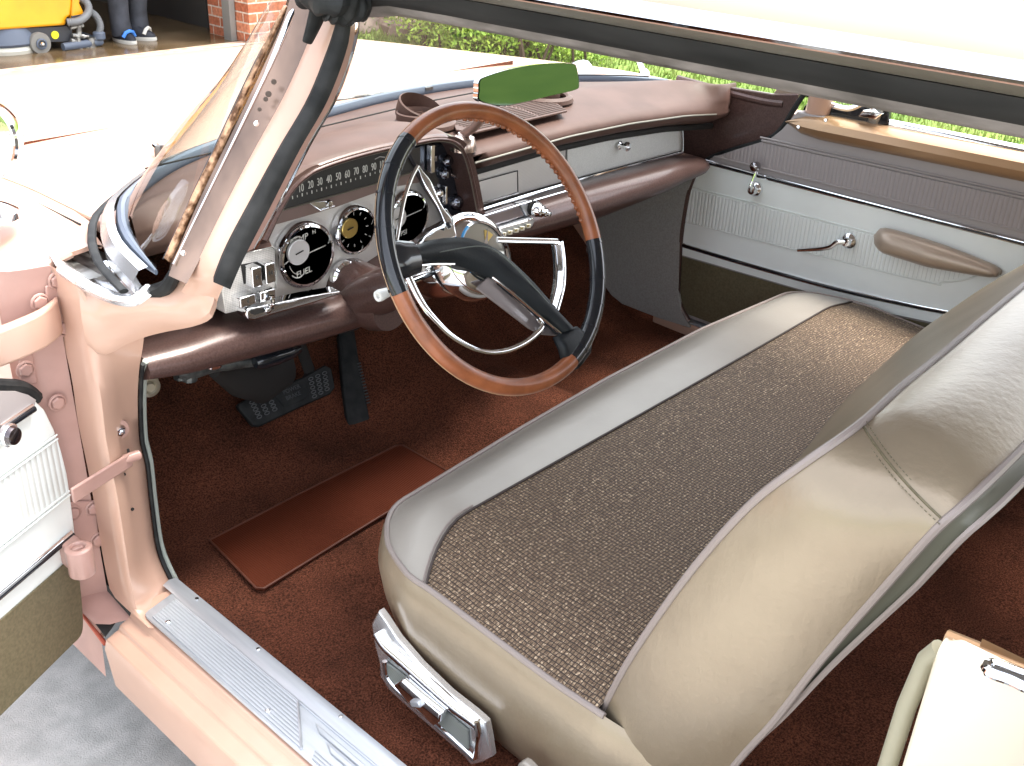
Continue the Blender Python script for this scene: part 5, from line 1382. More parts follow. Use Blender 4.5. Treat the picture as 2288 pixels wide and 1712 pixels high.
b.tube([G(u, v, .405) for u, v in [(1932, 335), (1500, 446), (1070, 562), (650, 684), (245, 812)]], .0036, 8); b.tube([G(u, v, .402) for u, v in [(960, 612), (650, 705), (240, 835)]], .0034, 8); b.build('panel_trim', chrome, gpan)
b = B(); b.tube([G(u, v, .403) for u, v in [(1070, 548), (650, 668), (250, 790)]], .0022, 6); b.tube([G(u, v, .402) for u, v in [(1932, 322), (1500, 434), (1070, 549)]], .0015, 6); b.build('trim_groove', darkgap, gpan)
b = B(); b.prism([G(u, v, .4075) for u, v in [(245, 575), (575, 487), (578, 662), (260, 755)]], (0, .003, 0)); sp_ = b.build('speaker_plate', silverface, gpan, bevel=.001)
b = B(); b.tube([G(u, v, .407) for u, v in [(243, 577), (577, 486), (580, 665)]], .0012, 6); b.build('plate_groove', darkgap, sp_)
b = B(); b.tube([G(u, v, .406) for u, v in [(262, 760), (580, 668)]], .0016, 6); b.build('plate_bead', chrome, sp_)
b = B(); b.tube([G(978, 268, .4065), G(975, 420, .4065), G(982, 575, .4065)], .0011, 6); b.build('door_gap', darkgap, gpan)
c = G(1415, 275, .404); b = B(); b.lathe([(.010, 0), (.010, -.003), (.006, -.006), (.006, -.012), (.0105, -.016), (.011, -.022), (.008, -.026), (.004, -.025)], c, (-.15, 1, 0), 28); b.build('glove_box_knob', chrome, gd)
b = B(); b.box(c + V((0, -.026, 0)), (.014, .004, .004)); b.build('knob_bar', chrome, gd, bevel=.001)
for u, v in [(1110, 165), (1365, 105), (1600, 65), (1825, 22), (560, 300)]:
    b = B(); b.tube([G(u - 12, v + 22, .352), G(u + 12, v - 18, .350)], .0016, 5); b.build('lip_notch', darkgap, dash)
# radio
b = B(); b.prism([G(u, v, 0.3370) for u, v in [(245, 880), (590, 770), (640, 860), (255, 985)]], (0, .02, 0)); rad_ = b.build('radio_dial', mat('radio_dial_glass', (.20, .18, .20), .12, .4, coat=1), dash, bevel=.002)
b = B(); b.prism([G(u, v, 0.3275) for u, v in [(380, 975), (700, 870), (720, 900), (700, 945), (420, 1035)]], (0, .03, 0)); b.prism([G(u, v, 0.3350) for u, v in [(600, 765), (700, 740), (730, 830), (650, 862)]], (0, .02, 0)); pl = b.build('radio_plate', steel, dash, bevel=.002)
b = B(); b.tube([G(245, 872, 0.3350), G(600, 760, 0.3350), G(980, 650, 0.3300)], .0028, 8); b.tube([G(380, 978, 0.3250), G(640, 905, 0.3250), G(700, 880, 0.3250)], .0016, 6); b.build('radio_trim', chrome, pl)
for i, (u, v) in enumerate([(412, 1022), (460, 1010), (512, 994), (563, 977), (612, 960), (663, 940)]):
    b = B(); b.box(G(u, v, 0.3245), (.0125, .006, .0085), rot=Matrix.Rotation(R(8), 3, 'Y')); k = b.build('radio_button', mat('cream_key', (.62, .58, .48), .3) if i else chrome, pl, bevel=.001)
    b = B(); b.box(G(u, v, 0.3212), (.007, .001, .0045), rot=Matrix.Rotation(R(8), 3, 'Y')); b.build('button_dot', mat('gilt_dot', (.35, .28, .12), .4, .4), k)
c = G(765, 815, 0.3200); b = B(); b.lathe([(.016, .012), (.015, .004), (.013, 0), (.0125, -.006), (.009, -.008), (.0085, -.016), (.005, -.018), (.005, -.024), (0, -.025)], c, (-.2, 1, .12), 30); b.build('radio_knob', chrome, pl)
b = B(); b.lathe([(.018, .004), (.018, .0), (.012, -.001)], c + V((-.006, .014, .006)), (-.2, 1, .12), 30); b.build('knob_well', darkgap, pl)

# ---- things on top of the dash
TZ = 1.024
def Jt(u, v, z=TZ): return P('J', u, v, z=z)
# grille
gq = [Jt(1130, 700), Jt(1290, 645), Jt(1800, 655), Jt(1825, 700), Jt(1500, 775), Jt(1350, 832), Jt(1270, 838)]
gx = [(-.03, .545), (.14, .545), (.215, .47), (.165, .388), (-.115, .384), (-.13, .42)]
b = B(); b.prism([V((x, y, TZ - .002)) for x, y in gx], (0, 0, .004)); gr = b.build('defrost_grille', brownpad, dash, bevel=.001)
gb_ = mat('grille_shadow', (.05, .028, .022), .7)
b = B()
for i in range(14):
    y = .398 + i * .0105; x1 = -.105 + .0; x2 = .17 + (y - .39) * .45; x2 = min(x2, .20 - max(0, y - .48) * .9)
    for k in range(3):
        xa = x1 + (x2 - x1) * k / 3 + .004; xb = x1 + (x2 - x1) * (k + 1) / 3 - .004
        b.box(((xa + xb) / 2, y, TZ + .0026), (xb - xa, .0042, .0012))
b.build('grille_slots', gb_, gr)
def vent(cx, cy, tilt):
    c = V((cx, cy, TZ))
    b = B(); b.lathe([(.062, -.004), (.060, .004), (.050, .009), (.045, .006), (.044, -.002)], c, (0, 0, 1), 44, cap=False); v = b.build('round_vent', brownpad, dash)
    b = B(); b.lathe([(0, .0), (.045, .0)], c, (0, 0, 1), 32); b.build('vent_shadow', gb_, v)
    b = B(); ax2 = V((0, -math.sin(tilt), math.cos(tilt)))
    cc = c + V((-.006, .012, .016 if tilt > .5 else .003))
    b.lathe([(.043, -.012), (.045, .0), (.045, .016), (.042, .018), (.040, .010), (.039, -.010)], cc, ax2, 40, cap=False); b.build('vent_barrel', brownpad, v)
    b = B(); u_ = V((1, 0, 0)); w2 = ax2.cross(u_)
    for k in range(-3, 4):
        hw = math.sqrt(max(0, .04 ** 2 - (k * .0115) ** 2))
        p = cc + w2 * k * .0115; b.prism([p - u_ * hw, p + u_ * hw, p + u_ * hw + ax2 * .010, p - u_ * hw + ax2 * .010], w2 * .0016)
    b.build('vent_louvres', brownpad, v)
vent(-.135, .50, .0); 
c = V((-.125, .53, TZ))
b = B(); b.lathe([(.044, -.005), (.046, .01), (.046, .026), (.043, .028), (.042, .0)], V((-.125, .535, 1.028)), V((.08, -.42, 1)), 40, cap=False); sc2 = b.build('raised_vent_shell', brownpad, dash)
vent(.225, .50, .0)
# rear-view mirror on its stalk
mb = V((-.165, .366, 1.008))
b = B(); b.lathe([(.026, -.004), (.026, .004), (.0235, .014), (.021, .020), (.012, .024), (.010, .028), (.0, .030)], mb, (0, 0, 1), 16); msk = b.build('mirror_stalk', mat('ribbed_brown_chrome', (.5, .40, .36), .2, .9), car)
b = B(); b.tube([mb + V((0, 0, .024)), mb + V((-.002, -.03, .045)), V((-.155, .285, 1.115)), V((-.165, .225, 1.155))], .0085, 12); b.build('stalk_arm', mat('bronze_stalk', (.30, .20, .17), .3, .6), msk)
MN = V((.0, -1, .105)).normalized(); my = .20
def Mp(u, v): return PP('J', u, v, V((-.2, my, 1.165)), MN)
outl = cr([Mp(u, v) for u, v in [(1298, 500), (1340, 472), (1480, 430), (1640, 402), (1800, 391), (1885, 396), (1905, 430), (1917, 520), (1895, 555), (1750, 590), (1560, 635), (1430, 655), (1300, 622), (1294, 560)]], 4, closed=True)
b = B(); b.grid([outl, [p + MN * .001 for p in outl], [p - MN * .010 for p in outl], [p.lerp(V((-.2, my, 1.165)), .25) - MN * .022 for p in outl]], wrap=True, capB=True); mh = b.build('rear_view_mirror', chrome, car)
cm = sum(outl, V()) / len(outl)
b = B(); b.prism([p.lerp(cm, .018) + MN * .0012 for p in outl], MN * .0008); b.build('mirror_glass', mirror, mh)

# ---- pedals, parking brake
c1 = [P('5', u, v, y=.66) for u, v in [(568, 622), (740, 545), (930, 470), (1045, 408), (1085, 425), (1100, 530), (1070, 570), (940, 625), (800, 690), (690, 740), (660, 738), (572, 640)]]
# tilt the pad back like a real pedal
def tilt(p, cy, cz, a): return V((p.x, cy + (p.z - cz) * math.sin(a) + (p.y - cy), p.z))
b = B(); PN = V((0, -.80, .6)).normalized(); p0 = P('5', 830, 580, y=.66)
def BP(u, v, h=0): return PP('5', u, v, p0 + PN * h, PN)
b.prism([BP(u, v) for u, v in [(566, 622), (600, 600), (740, 545), (930, 470), (1045, 405), (1082, 425), (1102, 530), (1075, 565), (940, 625), (800, 690), (690, 742), (655, 738), (575, 645)]], -PN * .014)
bp = b.build('brake_pedal', rubber, car, bevel=.003)
b = B()
def ribrow(us, vs, ue, ve, nn, w_):
    for i in range(nn):
        t = (i + .5) / nn; p = BP(us + (ue - us) * t, vs + (ve - vs) * t, .0015)
        a_ = (BP(900, 500) - BP(700, 590)).normalized(); q = PN.cross(a_)
        b.tube([p + a_ * .006 * math.cos(t2) * 1.0 + q * .0032 * math.sin(t2) for t2 in [k * math.pi / 4 for k in range(8)]], .0011, 5, closed=True)
for k in range(3):
    ribrow(965 + k * 38, 470 - k * 15, 990 + k * 34, 590 - k * 20, 5, 0)
wr_ = mat('worn_rubber', (.12, .125, .13), .5)
b.build('tread_studs', wr_, bp); b = B()
for k in range(3):
    ribrow(640 + k * 45, 600 - k * 20, 690 + k * 42, 700 - k * 20, 5, 0)
b.build('tread_studs', wr_, bp)
b = B(); b.prism([BP(u, v, .0003) for u, v in [(745, 560), (935, 475), (965, 560), (925, 600), (825, 640), (790, 600)]], PN * .002); pl2 = b.build('centre_plate', rubber, bp, bevel=.001)
b = B(); xa = (BP(900, 560) - BP(830, 590)).normalized(); ya = PN.cross(xa)
if ya.z < 0: ya = -ya
b.text('POWER', .013, BP(862, 540, .0026), xa, ya); b.text('BRAKE', .013, BP(872, 575, .0026), xa, ya); b.build('pedal_lettering', mat('worn_letter', (.05, .055, .06), .5), bp)
b = B(); b.tube([V((-.36, .70, .78)), V((-.345, .70, .62)), BP(960, 440, -.012), BP(930, 520, -.02)], .011, 8, flat=(1.3, .5)); b.build('pedal_arm', darkgap, bp)
b = B(); AN = V((-.1, -.72, .70)).normalized(); p0b = V((-.245, .60, .345))
def AP(u, v, h=0): return PP('5', u, v, p0b + AN * h, AN)
b.prism([AP(u, v) for u, v in [(1118, 240), (1130, 222), (1190, 205), (1208, 215), (1235, 400), (1300, 745), (1295, 770), (1190, 808), (1178, 790), (1140, 500)]], -AN * .016); ap = b.build('gas_pedal', rubber, car, bevel=.004, seg=3)
b = B()
for i in range(14):
    t = i / 13; p = AP(1222 + 52 * t, 400 + 215 * t, .001); q = AP(1240 + 52 * t, 395 + 215 * t, .001); b.tube([p, q], .0018, 5)
b.build('tread_ribs', mat('worn_rubber2', (.06, .062, .065), .5), ap)
b = B(); b.prism([AP(u, v, .0) for u, v in [(1130, 250), (1190, 235), (1215, 380), (1150, 400)]], AN * .002); b.build('tread_pad', rubber, ap, bevel=.001)
b = B(); b.prism([AP(u, v, -.02) for u, v in [(1140, 790), (1170, 765), (1200, 800), (1180, 815)]], AN * .006); b.build('pedal_hinge', darkgap, ap)
# parking brake lever under the dash
def K5(u, v, y=.47): return P('5', u, v, y=y)
pbm = mat('greasy_grey_metal', (.10, .11, .11), .45, .5); varied(pbm, 50, (.05, .055, .055), (.17, .18, .175))
b = B(); b.tube(rs([K5(225, 445), K5(290, 430), K5(330, 435), K5(420, 415), K5(520, 400), K5(690, 385)], 20), [.013, .016, .018, .017, .015, .014, .013, .012, .011, .011, .011, .012, .012, .011, .011, .010, .010, .010, .010, .010], 12); b.tube([K5(250, 400), K5(255, 480)], .012, 10); b.tube([K5(300, 395), K5(305, 490)], .013, 10); pb = b.build('parking_brake', pbm, car)
b = B(); b.tube(rs([K5(660, 395, .45), K5(720, 375, .45), K5(800, 350, .45), K5(910, 318, .45)], 14), [.010, .014, .016, .017, .017, .017, .017, .016, .0155, .015, .014, .012, .010, .006], 14); b.build('brake_grip', black, pb)
b = B(); b.lathe([(.018, 0), (.018, .006), (.012, .010), (.010, .020), (.016, .024), (0, .026)], K5(425, 395, .46), (0, -.3, .9), 24); b.build('release_knob', chrome, pb)
b = B(); b.tube([K5(440, 420, .5), K5(560, 480, .56), K5(700, 500, .6), K5(830, 420, .64)], [.02, .035, .045, .04], 12, flat=(1, .6)); b.tube([K5(60, 440, .46), K5(90, 400, .46)], .012, 8); b.build('brake_bracket', darkgap, pb)
b = B(); c = K5(82, 525, .47); b.lathe([(.018, 0), (.018, .003), (.013, .004), (.010, .002), (.007, .006), (.004, .006)], c, (-.2, -1, .1), 24); b.box(c + V((-.0, .002, .014)), (.036, .004, .026)); b.build('hood_release', mat('aged_nickel', (.40, .36, .28), .4, .8), car)

# ================================================================ FRONT SEAT
XL, XR = -.732, .712
def fy(x):
    if x < -.60: return .042 - .115 * ((-.60 - x) / (-.60 - XL)) ** 2.2
    if x > .62: return .058 - .10 * ((x - .62) / (XR - .62)) ** 2.2
    return float(np.interp(x, [-.60, -.3, -.04, .31, .62], [.042, .064, .077, .080, .058]))
def seamy(x): return -.076 - .060 * max(0, (-.60 - x) / .132) ** 1.7
xs = [XL + (XR - XL) * (.5 - .5 * math.cos(math.pi * j / 40)) if False else XL + (XR - XL) * j / 72 for j in range(73)]
def crown(x, y):
    ed = min(1, (x - XL) / .16, (XR - x) / .16); ed = math.sin(ed * math.pi / 2)
    ef = min(1, max(0, (fy(x) - y)) / .07); ef = math.sin(ef * math.pi / 2)
    base = .563 + .024 * (1 - min(1, max(0, fy(x) - y) / .3))
    if y < -.10: base -= .020 * 0
    return base + .030 * ed * ef + .005 * (ef - 1) + (-.02 * max(0, (-y - .1)) / .4) * 0
def srow(f):  # surface row along x with y=f(x)
    return [V((x, f(x), crown(x, f(x)))) for x in xs]
rowsA = []
for k in range(9):
    t = k / 8; rowsA.append(srow(lambda x: fy(x) + (seamy(x) - fy(x)) * t))
b = B(); b.grid(rowsA); seat = b.build('seat_cushion', vinylf, car, sharp=180, label='bench seat cushion with pearl vinyl front and woven dark fabric top')
rowsB = []
for k in range(15):
    t = k / 14; rowsB.append([V((p.x, p.y, p.z - .0015 + .004 * math.sin(min(1, t * 6) * math.pi / 2))) for p in srow(lambda x: seamy(x) + (-.56 + .11 * max(0, min(1, (-.45 - x) / .15)) - seamy(x)) * t)])
b = B(); b.grid(rowsB); b.build('woven_insert', fabric, seat, sharp=180)
b = B(); b.tube([V((p.x, p.y, p.z + .0005)) for p in rowsA[-1]], .0022, 6); b.build('insert_seam', mat('dark_seam', (.06, .045, .04), .6), seat)
b = B(); b.tube([V((p.x, p.y + .006, p.z + .0008)) for p in rowsA[-1][:9]], .0018, 6); b.build('vinyl_welt', piping, seat)
# outline loop for piping and sides (back-left, along the left side, round the front, right side)
side = [V((XL - .003, y, crown(XL, y) - .001 - (.0 if y > -.1 else .0))) for y in [-.462, -.42, -.38, -.30, -.22, -.15, -.10]]
loop = side + [V((x, fy(x) + .003, crown(x, fy(x)))) for x in xs[1:-1]] + [V((XR + .003, y, crown(XR, y))) for y in [-.10, -.25, -.45]]
loop = rs(cr(loop, 3), 150)
b = B(); b.tube(loop, .0045, 8); b.build('piping', piping, seat)
rows = []
bl = [V((-.700, -.64, .50)), V((-.708, -.56, .53)), V((-.722, -.50, .548))] + loop
for p, i in zip(bl, range(153)):
    t = (bl[min(i + 1, 152)] - bl[max(i - 1, 0)]).normalized(); out = V((-t.y, t.x, 0)).normalized()
    zz = p.z
    frontness = max(0, out.y)
    rows.append([p, p + out * .008 + V((0, 0, -.012)), p + out * .014 + V((0, 0, -.045)), p + out * (.012 - .01 * frontness) + V((0, 0, -.09)), p + out * (.002 - .02 * frontness) + V((0, 0, -.14)), p + out * (-.012 - .03 * frontness) + V((0, 0, -.19)), p + out * (-.03 - .04 * frontness) + V((0, 0, -.225))])
b = B(); b.grid(rows); b.build('seat_boxing', vinyl, seat, sharp=180)
b = B(); b.prism([V((-.66, -.04, .345)), V((-.66, -.44, .345)), V((.66, -.44, .345)), V((.66, -.04, .345))], (0, 0, .05)); b.build('seat_frame', darkgap, seat)
# chrome side shield with its switch
def SH(u, v, x=-.757): return P('7', u, v, x=x)
def shf(p, dx): return p + V((dx, 0, 0))
o1 = [(200, 905), (235, 840), (265, 880), (330, 980), (450, 1120), (600, 1265), (735, 1370), (790, 1420), (805, 1500), (820, 1600), (775, 1625), (720, 1640), (690, 1600), (560, 1490), (420, 1370), (290, 1250), (245, 1180), (240, 1110), (215, 1010)]
b = B(); b.pillow([SH(u, v) + V((.006, 0, 0)) for u, v in o1], (-.008, 0, 0), .004, .004); shd = b.build('seat_side_shield', btrim, car, bevel=.002, label='chrome seat side shield with power seat switch')
b = B(); b.tube(rs(cr([SH(u, v, -.766) for u, v in [(215, 960), (260, 1030), (340, 1100), (480, 1225), (620, 1350), (700, 1410), (735, 1440)]], 5), 40), [.010 + .003 * math.sin(math.pi * i / 39) for i in range(40)], 12, flat=(1, .7)); b.build('shield_roll', chrome, shd)
b = B(); b.tube(cr([SH(u, v, -.770) for u, v in [(255, 1110), (265, 1190), (320, 1260), (430, 1355), (560, 1470), (690, 1590), (720, 1620)]], 5), .004, 8); b.tube(cr([SH(u, v, -.768) for u, v in [(735, 1420), (745, 1500), (728, 1610)]], 4), .006, 8, flat=(1, .6)); b.build('shield_edge', chrome, shd)
b = B(); b.prism([SH(u, v, -.7645) for u, v in [(255, 1105), (330, 1160), (480, 1285), (620, 1405), (690, 1465), (695, 1560), (600, 1480), (440, 1345), (310, 1235), (262, 1180)]], (-.003, 0, 0)); b.build('ribbed_inlay', ribbed('shield_ribs', (.22, .23, .21), .006, 'Z', .35, .0008, .2, dark=.5), shd)
b = B(); b.pillow([SH(u, v, -.770) for u, v in [(335, 1210), (375, 1185), (450, 1250), (580, 1360), (575, 1400), (545, 1420), (470, 1350), (400, 1290)]], (-.010, 0, 0), .004, .003); sw_ = b.build('seat_switch', chrome, shd, bevel=.0015)
b = B(); b.box(SH(425, 1325, -.785), (.012, .022, .010), rot=Matrix.Rotation(R(-30), 3, 'X')); b.build('switch_tab', steel, sw_, bevel=.002)
# backrest
F_ = [(-.715, -.440, .525), (-.722, -.475, .64), (-.724, -.515, .75), (-.722, -.556, .85), (-.716, -.600, .94), (-.700, -.637, .995), (-.665, -.655, 1.018), (-.61, -.656, 1.020), (-.5, -.645, 1.012), (-.36, -.634, 1.000), (-.15, -.622, .992), (.1, -.615, .990), (.4, -.615, .990), (.58, -.620, .990), (.66, -.62, .97), (.70, -.60, .92), (.71, -.54, .78), (.71, -.45, .54)]
R_ = [(-.695, -.60, .50), (-.700, -.635, .60), (-.702, -.665, .68), (-.704, -.700, .79), (-.704, -.742, .905), (-.700, -.772, .985), (-.675, -.786, 1.012), (-.61, -.790, 1.018), (-.5, -.788, 1.012), (-.36, -.783, 1.002), (-.15, -.778, .996), (.1, -.775, .994), (.4, -.775, .994), (.58, -.775, .99), (.65, -.77, .965), (.69, -.75, .90), (.70, -.70, .78), (.70, -.60, .52)]
NF = 110
n1 = 42; cF, cR = cr(F_, 8), cr(R_, 8)      # both curves share their station at the corner seam
Fc = rs(cF[:57], n1)[:-1] + rs(cF[56:], NF - n1 + 1); Rcv = rs(cR[:46], n1)[:-1] + rs(cR[45:], NF - n1 + 1)
# keep matching stations at the corner
cen = V((0, -.62, .72))
rows = []
for i in range(NF):
    f, r_ = Fc[i], Rcv[i]; out = ((f + r_) / 2 - cen); out.y = 0; out.normalize()
    if abs(f.x) < .6: out = V((0, 0, 1))
    row = []
    for k in range(9):
        t = k / 8; row.append(f.lerp(r_, t) + out * .020 * math.sin(math.pi * t) ** .8)
    rows.append(row)
b = B(); b.grid(rows); sb = b.build('seat_backrest', vinyl, car, sharp=180, label='metallic beige vinyl backrest of the front bench')
b = B(); b.tube([p + V((0, 0, .001)) for p in Fc], .0048, 8); b.tube([p + V((0, 0, .001)) for p in Rcv], .0045, 8); b.build('piping', piping, sb)
# corner seam with stitches across the boxing
ci = min(range(NF), key=lambda i: (Fc[i] - V((-.625, -.656, 1.02))).length)
def rowpt(i, t):
    k = t * 8; a_ = int(min(7, k)); return rows[i][a_].lerp(rows[i][a_ + 1], k - a_)
b = B(); b.tube([rowpt(ci, t / 20) + V((0, 0, .0004)) for t in range(21)], .0013, 6)
for off in (-1, 1):
    for t in range(26):
        p = rowpt(ci, (t + .2) / 26); q = rowpt(ci, (t + .75) / 26); d = (rows[ci + 1][4] - rows[ci][4]).normalized() * .006 * off
        b.tube([p + d + V((0, 0, .0006)), q + d + V((0, 0, .0006))], .0007, 4)
b.build('corner_seam', olive, sb)
# front face
b = B(); rows2 = []
xs2 = [-.712 + 1.42 * j / 60 for j in range(61)]
def topF(x):
    best = min((p for p in Fc if p.z > .80 or abs(x) > .69), key=lambda p: abs(p.x - x)); return best
for x in xs2:
    tp_ = topF(x); tx = x
    bz = .52
    bulge_ = .155 * float(np.interp(x, [-.712, -.62, -.48, -.2, .09, .36, .60, .708], [0, .0, .10, .50, .84, 1.0, 1.0, .82]))
    col_ = []
    for k in range(17):
        t = k / 16
        z = bz + (tp_.z - bz) * t
        ye = float(np.interp(z, [p[2] for p in F_[:8]], [p[1] for p in F_[:8]]))
        ye = ye + (tp_.y - ye) * (t ** 3)
        y = ye + bulge_ * (1 - t ** 2.2) + .014 * math.sin(math.pi * t)
        col_.append(V((tx, y, z)))
    rows2.append(col_)
b.grid(rows2); b.build('backrest_front', vinyld, sb, sharp=180)
# rear shell
b = B(); rows3 = []
for p in Rcv:
    inn = (V((0, p.y, .72)) - p); inn.y = 0; inn.normalize()
    f = max(0.05, min(1, (p.z - .62) / .30))
    rows3.append([p + V((0, -.002, 0)), p + inn * .010 + V((0, -.006 * f, 0)), p + inn * .014 + V((0, -.016 * f, 0)), p + inn * .006 + V((0, -.021 * f, .0)), p + inn * .012 + V((0, -.024 * f, 0)), p + inn * .03 + V((0, -.020 * f, 0)), p + inn * .10 + V((0, .02, 0))])
b.grid(rows3); rsd = b.build('backrest_shell', mat('grey_green_shell_vinyl', (.15, .145, .11), .45, .1), sb, sharp=60)
b = B(); b.tube([r[3] for r in rows3], .0035, 6); b.build('shell_piping', piping, rsd)
b = B(); b.prism([V((-.60, -.70, .92)), V((.60, -.70, .92)), V((.60, -.54, .48)), V((-.60, -.54, .48))], (0, .02, 0)); b.build('back_panel', olive, sb)
b = B(); b.pillow([P('7', u, v, x=-.765) for u, v in [(965, 1655), (975, 1620), (1000, 1605), (1020, 1615), (1060, 1655), (1030, 1720)]], (-.008, 0, 0), .005, .004); b.build('hinge_cover', vinylf, seat, bevel=.002)

# ================================================================ DRIVER DOOR (open)
DO = V((-1.012, .375, 0)); DD = V((-.905, -.425, 0)).normalized(); DNv = V((DD.y, -DD.x, 0))
if DNv.dot(CAM - DO) < 0: DNv = -DNv
def DP(k, u, v, h=0): return PP(k, u, v, DO + DNv * h, DNv)
def dz(s, z, h=0): return DO + DD * s + V((0, 0, z)) + DNv * h
edge = [DP('I', u, v) for u, v in [(60, 45), (110, 60), (145, 82), (190, 125), (232, 210), (272, 340), (300, 480), (320, 640), (330, 800), (345, 960), (349, 1050), (338, 1095), (305, 1130)]]
zt_ = edge[0].z
b = B(); poly = edge + [dz(1.15, edge[-1].z - .01), dz(1.15, zt_ + .01)]
b.prism(poly, -DNv * .05); dd = b.build('driver_door', white, car, bevel=.002, label='open driver door with white pleated panel and olive kick strip')
def dcomb(pts): return [DP('I', u, v, .003) for u, v in pts]
def zline(u, v): return DP('I', u, v).z
zo = zline(328, 735)
b = B(); eb = [p for p in cr(edge, 3) if p.z < zo - .006]
b.prism([dz(0, zo, .0005) + DD * ((eb[0] - DO).dot(DD))] + [p + DNv * .0005 for p in eb] + [dz(1.14, edge[-1].z - .005, .0005), dz(1.14, zo + .0, .0005)], DNv * .003); b.build('kick_panel_vinyl', olive, dd, bevel=.001)
pts = dcomb([(245, 250), (262, 310), (285, 400), (298, 490)])
z1, z2 = pts[0].z, pts[-1].z
dpl = ribbed('white_pleat_open_door', (.66, .69, .67), .020, 'X', .42, .0016, 0, .8)
b = B(); b.prism(pts + [dz(1.1, z2, .003), dz(1.1, z1, .003)], -DNv * .002); b.build('pleated_band_white', dpl, dd)
for (zz, s0_) in ((z1, pts[0]), (z2, pts[-1])):
    for k in (0, .007):
        b = B(); b.tube([s0_ + V((0, 0, k)) + DNv * .001, dz(1.1, zz + k, .004)], .0016, 6); b.build('heat_seal_line', white, dd)
for (u, v, dzv) in ((142, 120, 0), (308, 660, 0)):
    p = DP('I', u, v, .005); s = (p - DO).dot(DD)
    b = B(); b.tube([p, dz(1.1, p.z, .005)], .0075, 12, flat=(1, .6)); cst = b.build('chrome_strip', chrome, dd)
    b = B(); b.tube([p + DNv * .004, dz(1.1, p.z, .009)], .0042, 8, flat=(1, .6)); b.build('black_insert', black, cst)
p = DP('I', 40, 235, .03); b = B(); b.lathe([(.008, -.03), (.010, -.02), (.013, -.004), (.0145, .004), (.012, .010), (.006, .012), (0, .011)], p, DNv, 28); kn = b.build('crank_knob', mat('smoked_chrome2', (.10, .08, .085), .08, .9, coat=1), dd)
b = B(); b.lathe([(.0165, -.004), (.0165, .002), (.0145, .004)], p, DNv, 28, cap=False); b.tube([p - DNv * .02, p - DNv * .018 + DD * .08 + V((0, 0, .0))], .007, 8); b.build('knob_ring', chrome, kn)
b = B(); b.prism([DP('I', u, v, .0) for u, v in [(60, 45), (110, 60), (145, 82), (138, 108), (60, 150), (-60, 210), (-160, 200), (-160, 45)]], DNv * .004); b.build('upper_trim', mauve, dd)
b = B(); b.tube(cr([DP('I', u, v, -.01) for u, v in [(-160, 20), (0, 28), (70, 32), (115, 48), (150, 78)]], 5), .012, 10); b.build('window_seal', rubber, dd)
b = B(); sk = [p - DNv * .052 for p in edge]; b.grid([[p - DNv * .05 for p in edge], [p - DNv * .11 + DD * .01 for p in edge], [p - DNv * .135 + DD * .03 for p in edge]]); b.prism([p - DNv * .137 + DD * .03 for p in edge] + [dz(1.18, .33, -.13), dz(1.18, .95, -.13)], -DNv * .01); b.build('outer_skin', pink, dd)

# ---- fender-mounted mirror
b = B(); mc = V((-.94, .60, 1.105)); mdir = V((-.80, -.60, .06)).normalized()
b.lathe([(.012, .062), (.034, .052), (.052, .03), (.060, .008), (.062, -.004), (.059, -.008), (.055, -.006)], mc, -mdir * -1 if False else -(-mdir) * -1, 44, cap=False)
mm1 = b.build('fender_mirror', chrome, car)
b = B(); b.lathe([(0, -.005), (.056, -.005)], mc, -mdir, 36); b.build('mirror_glass', mat('mirror_silver', (.85, .86, .88), .02, 1), mm1)
b = B(); b.tube([mc + V((0, .03, -.045)), mc + V((.002, .03, -.085)), mc + V((-.004, .01, -.112))], [.008, .009, .016], 12); b.lathe([(.046, -.006), (.044, .003), (.030, .012), (.012, .020), (0, .022)], mc + V((-.004, .012, -.118)), (0, 0, 1), 32); b.build('mirror_foot', chrome, mm1)
# wiper, cowl bits, antenna, hood badge
b = B(); w0 = P('L', 985, 385, z=.985); b.lathe([(.010, -.008), (.010, .004), (.007, .012), (0, .014)], w0, (0, 0, 1), 16); b.tube([w0 + V((0, 0, .008)), P('L', 1030, 350, z=1.0), P('L', 1075, 318, z=1.005)], .0035, 8); wp_ = b.build('wiper_arm', dullsteel, car)
b = B(); b.tube([P('L', 955, 345, z=.985), P('L', 990, 375, z=.985)], .006, 8); b.build('wiper_pivot', chrome, wp_)
b = B(); b.tube([P('J', 380, 622, z=1.0), P('J', 700, 575, z=1.0), P('J', 900, 545, z=1.0)], .0035, 8); b.box(P('J', 985, 545, z=1.003), (.022, .012, .006)); b.build('wiper_blade', dullsteel, car)
b = B(); b.pillow([P('J', u, v, x=.90) for u, v in [(1850, 400), (1905, 376), (1935, 385), (1970, 432), (1955, 442), (1900, 425)]], (.03, 0, 0), .004, .004); b.build('fender_ornament', chrome, car, bevel=.003)
b = B(); b.tube([P('K', 95, 105, x=.95), P('K', 60, 20, x=.95), P('K', 38, -60, x=.95), P('K', 10, -300, x=.95)], [.009, .006, .005, .003], 10); b.lathe([(.016, -.004), (.014, .006), (.008, .012)], P('K', 98, 110, x=.95), (0, 0, 1), 20); b.build('antenna', chrome, car)

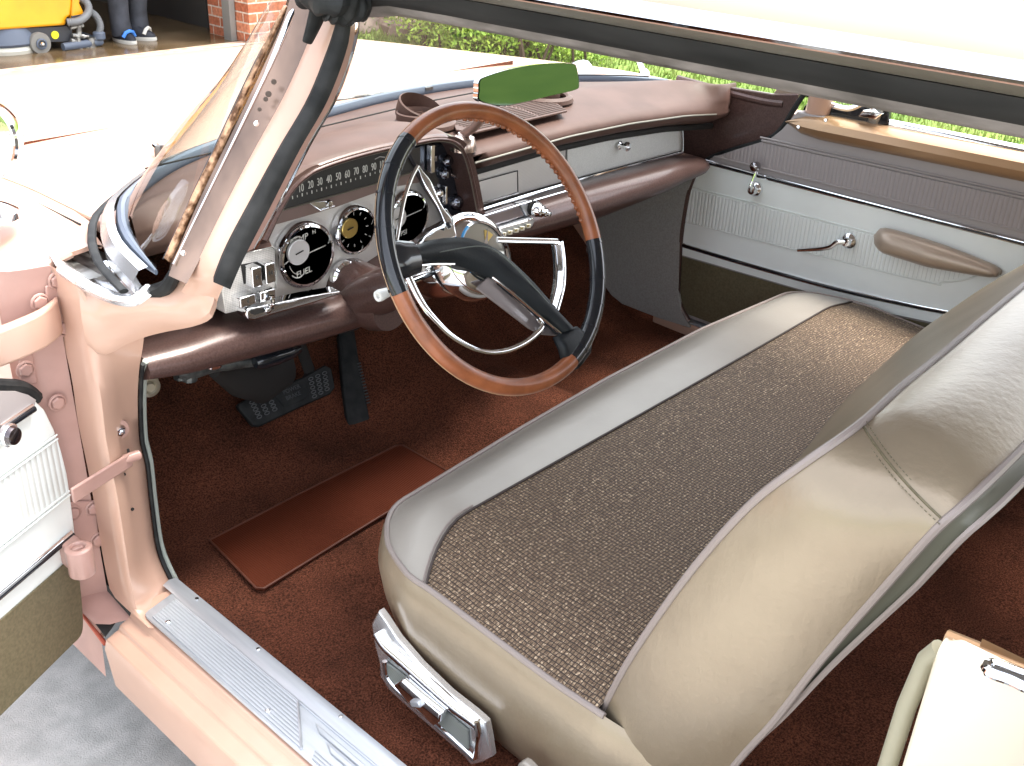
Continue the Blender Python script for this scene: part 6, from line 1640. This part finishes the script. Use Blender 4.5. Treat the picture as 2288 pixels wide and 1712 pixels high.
# ---- quarter panel top at the rear of the door opening
QX = -.852
b = B()
jt = [P('8', u, v, x=QX) for u, v in [(1460, 1085), (1830, 1225), (1830, 1900), (1150, 1900), (1165, 1655), (1270, 1400), (1375, 1200), (1430, 1130)]]
prof = [(-.832, .985), (-.837, .993), (-.846, .995), (-.853, .990), (-.856, .978), (-.857, .90), (-.858, .40)]
rows = []
for y in (-.842, -.85, -.9, -1.05, -1.4): rows.append([V((x, y - (.0 if y > -.845 else 0), z - (.006 if y > -.845 else 0))) for x, z in prof])
b.grid(rows); b.grid([[V((x, -.842, z - .006)) for x, z in prof], [V((x + .004, -.838, z - .008)) for x, z in prof]]); b.grid([[V((-.828, -.838, .975)), V((-.828, -.838, .4))], [V((-.853, -.838, .975)), V((-.853, -.838, .4))]])
b.grid([[V((-.832, y, .985)), V((-.828, y, .95)), V((-.828, y, .42))] for y in (-.842, -.9, -1.4)])
b.grid([[V((-.858, -1.38, z)), V((-.99, -1.38, z))] for z in (.4, .95)]); b.grid([[V((-.85, y, .985)), V((-.93, y, .985))] for y in (-.945, -1.4)])
qt = b.build('door_jamb', white_n, qp, bevel=.003)
b = B(); b.grid([[V((-.822, y, z)) for z in (.99, .97, .4)] for y in (-.86, -.95, -1.4)]); b.tube([P('8', 1455, 1075, x=-.82), P('8', 1640, 1150, x=-.82), P('8', 1830, 1230, x=-.82), V((-.82, -1.3, 1.0))], .008, 10); b.build('quarter_trim', bronze, qp)
b = B(); b.tube([V((-.834, -.836, .972)), V((-.832, -.828, .955)), V((-.832, -.823, .90)), V((-.832, -.821, .80)), V((-.832, -.821, .60)), V((-.832, -.821, .42))], .008, 12, flat=(1, 1)); b.build('jamb_seal', mat('olive_jamb_seal', (.30, .28, .20), .4), qp)
b = B(); pc_ = [P('8', u, v, z=1.004) for u, v in [(1640, 1195), (1680, 1190), (1760, 1220), (1830, 1250), (1830, 1300), (1740, 1262), (1650, 1228)]]
b.tube(cr(pc_, 4, closed=True), .004, 8, closed=True); wc = b.build('window_slot_trim', chrome, qp)
b = B(); b.prism(pc_, (0, 0, .001)); b.build('window_slot', darkgap, wc)


# ---- keep the split to thing > part > sub-part
PROMOTE = {'gauge', 'push_button_pod', 'glove_panel', 'radio_plate', 'round_vent', 'heater_panel', 'vent_window_frame', 'window_crank', 'door_handle', 'hub_ring', 'quarter_trim', 'chrome_tray'}
def stem_(o): return o.name.split('.')[0]
for o in list(col.objects):
    if stem_(o) in PROMOTE and o.parent and o.parent is not car: o.parent = car
def depth_(o):
    d = 1
    while o.parent: o = o.parent; d += 1
    return d
for _ in range(3):
    for o in list(col.objects):
        if depth_(o) > 3: o.parent = o.parent.parent
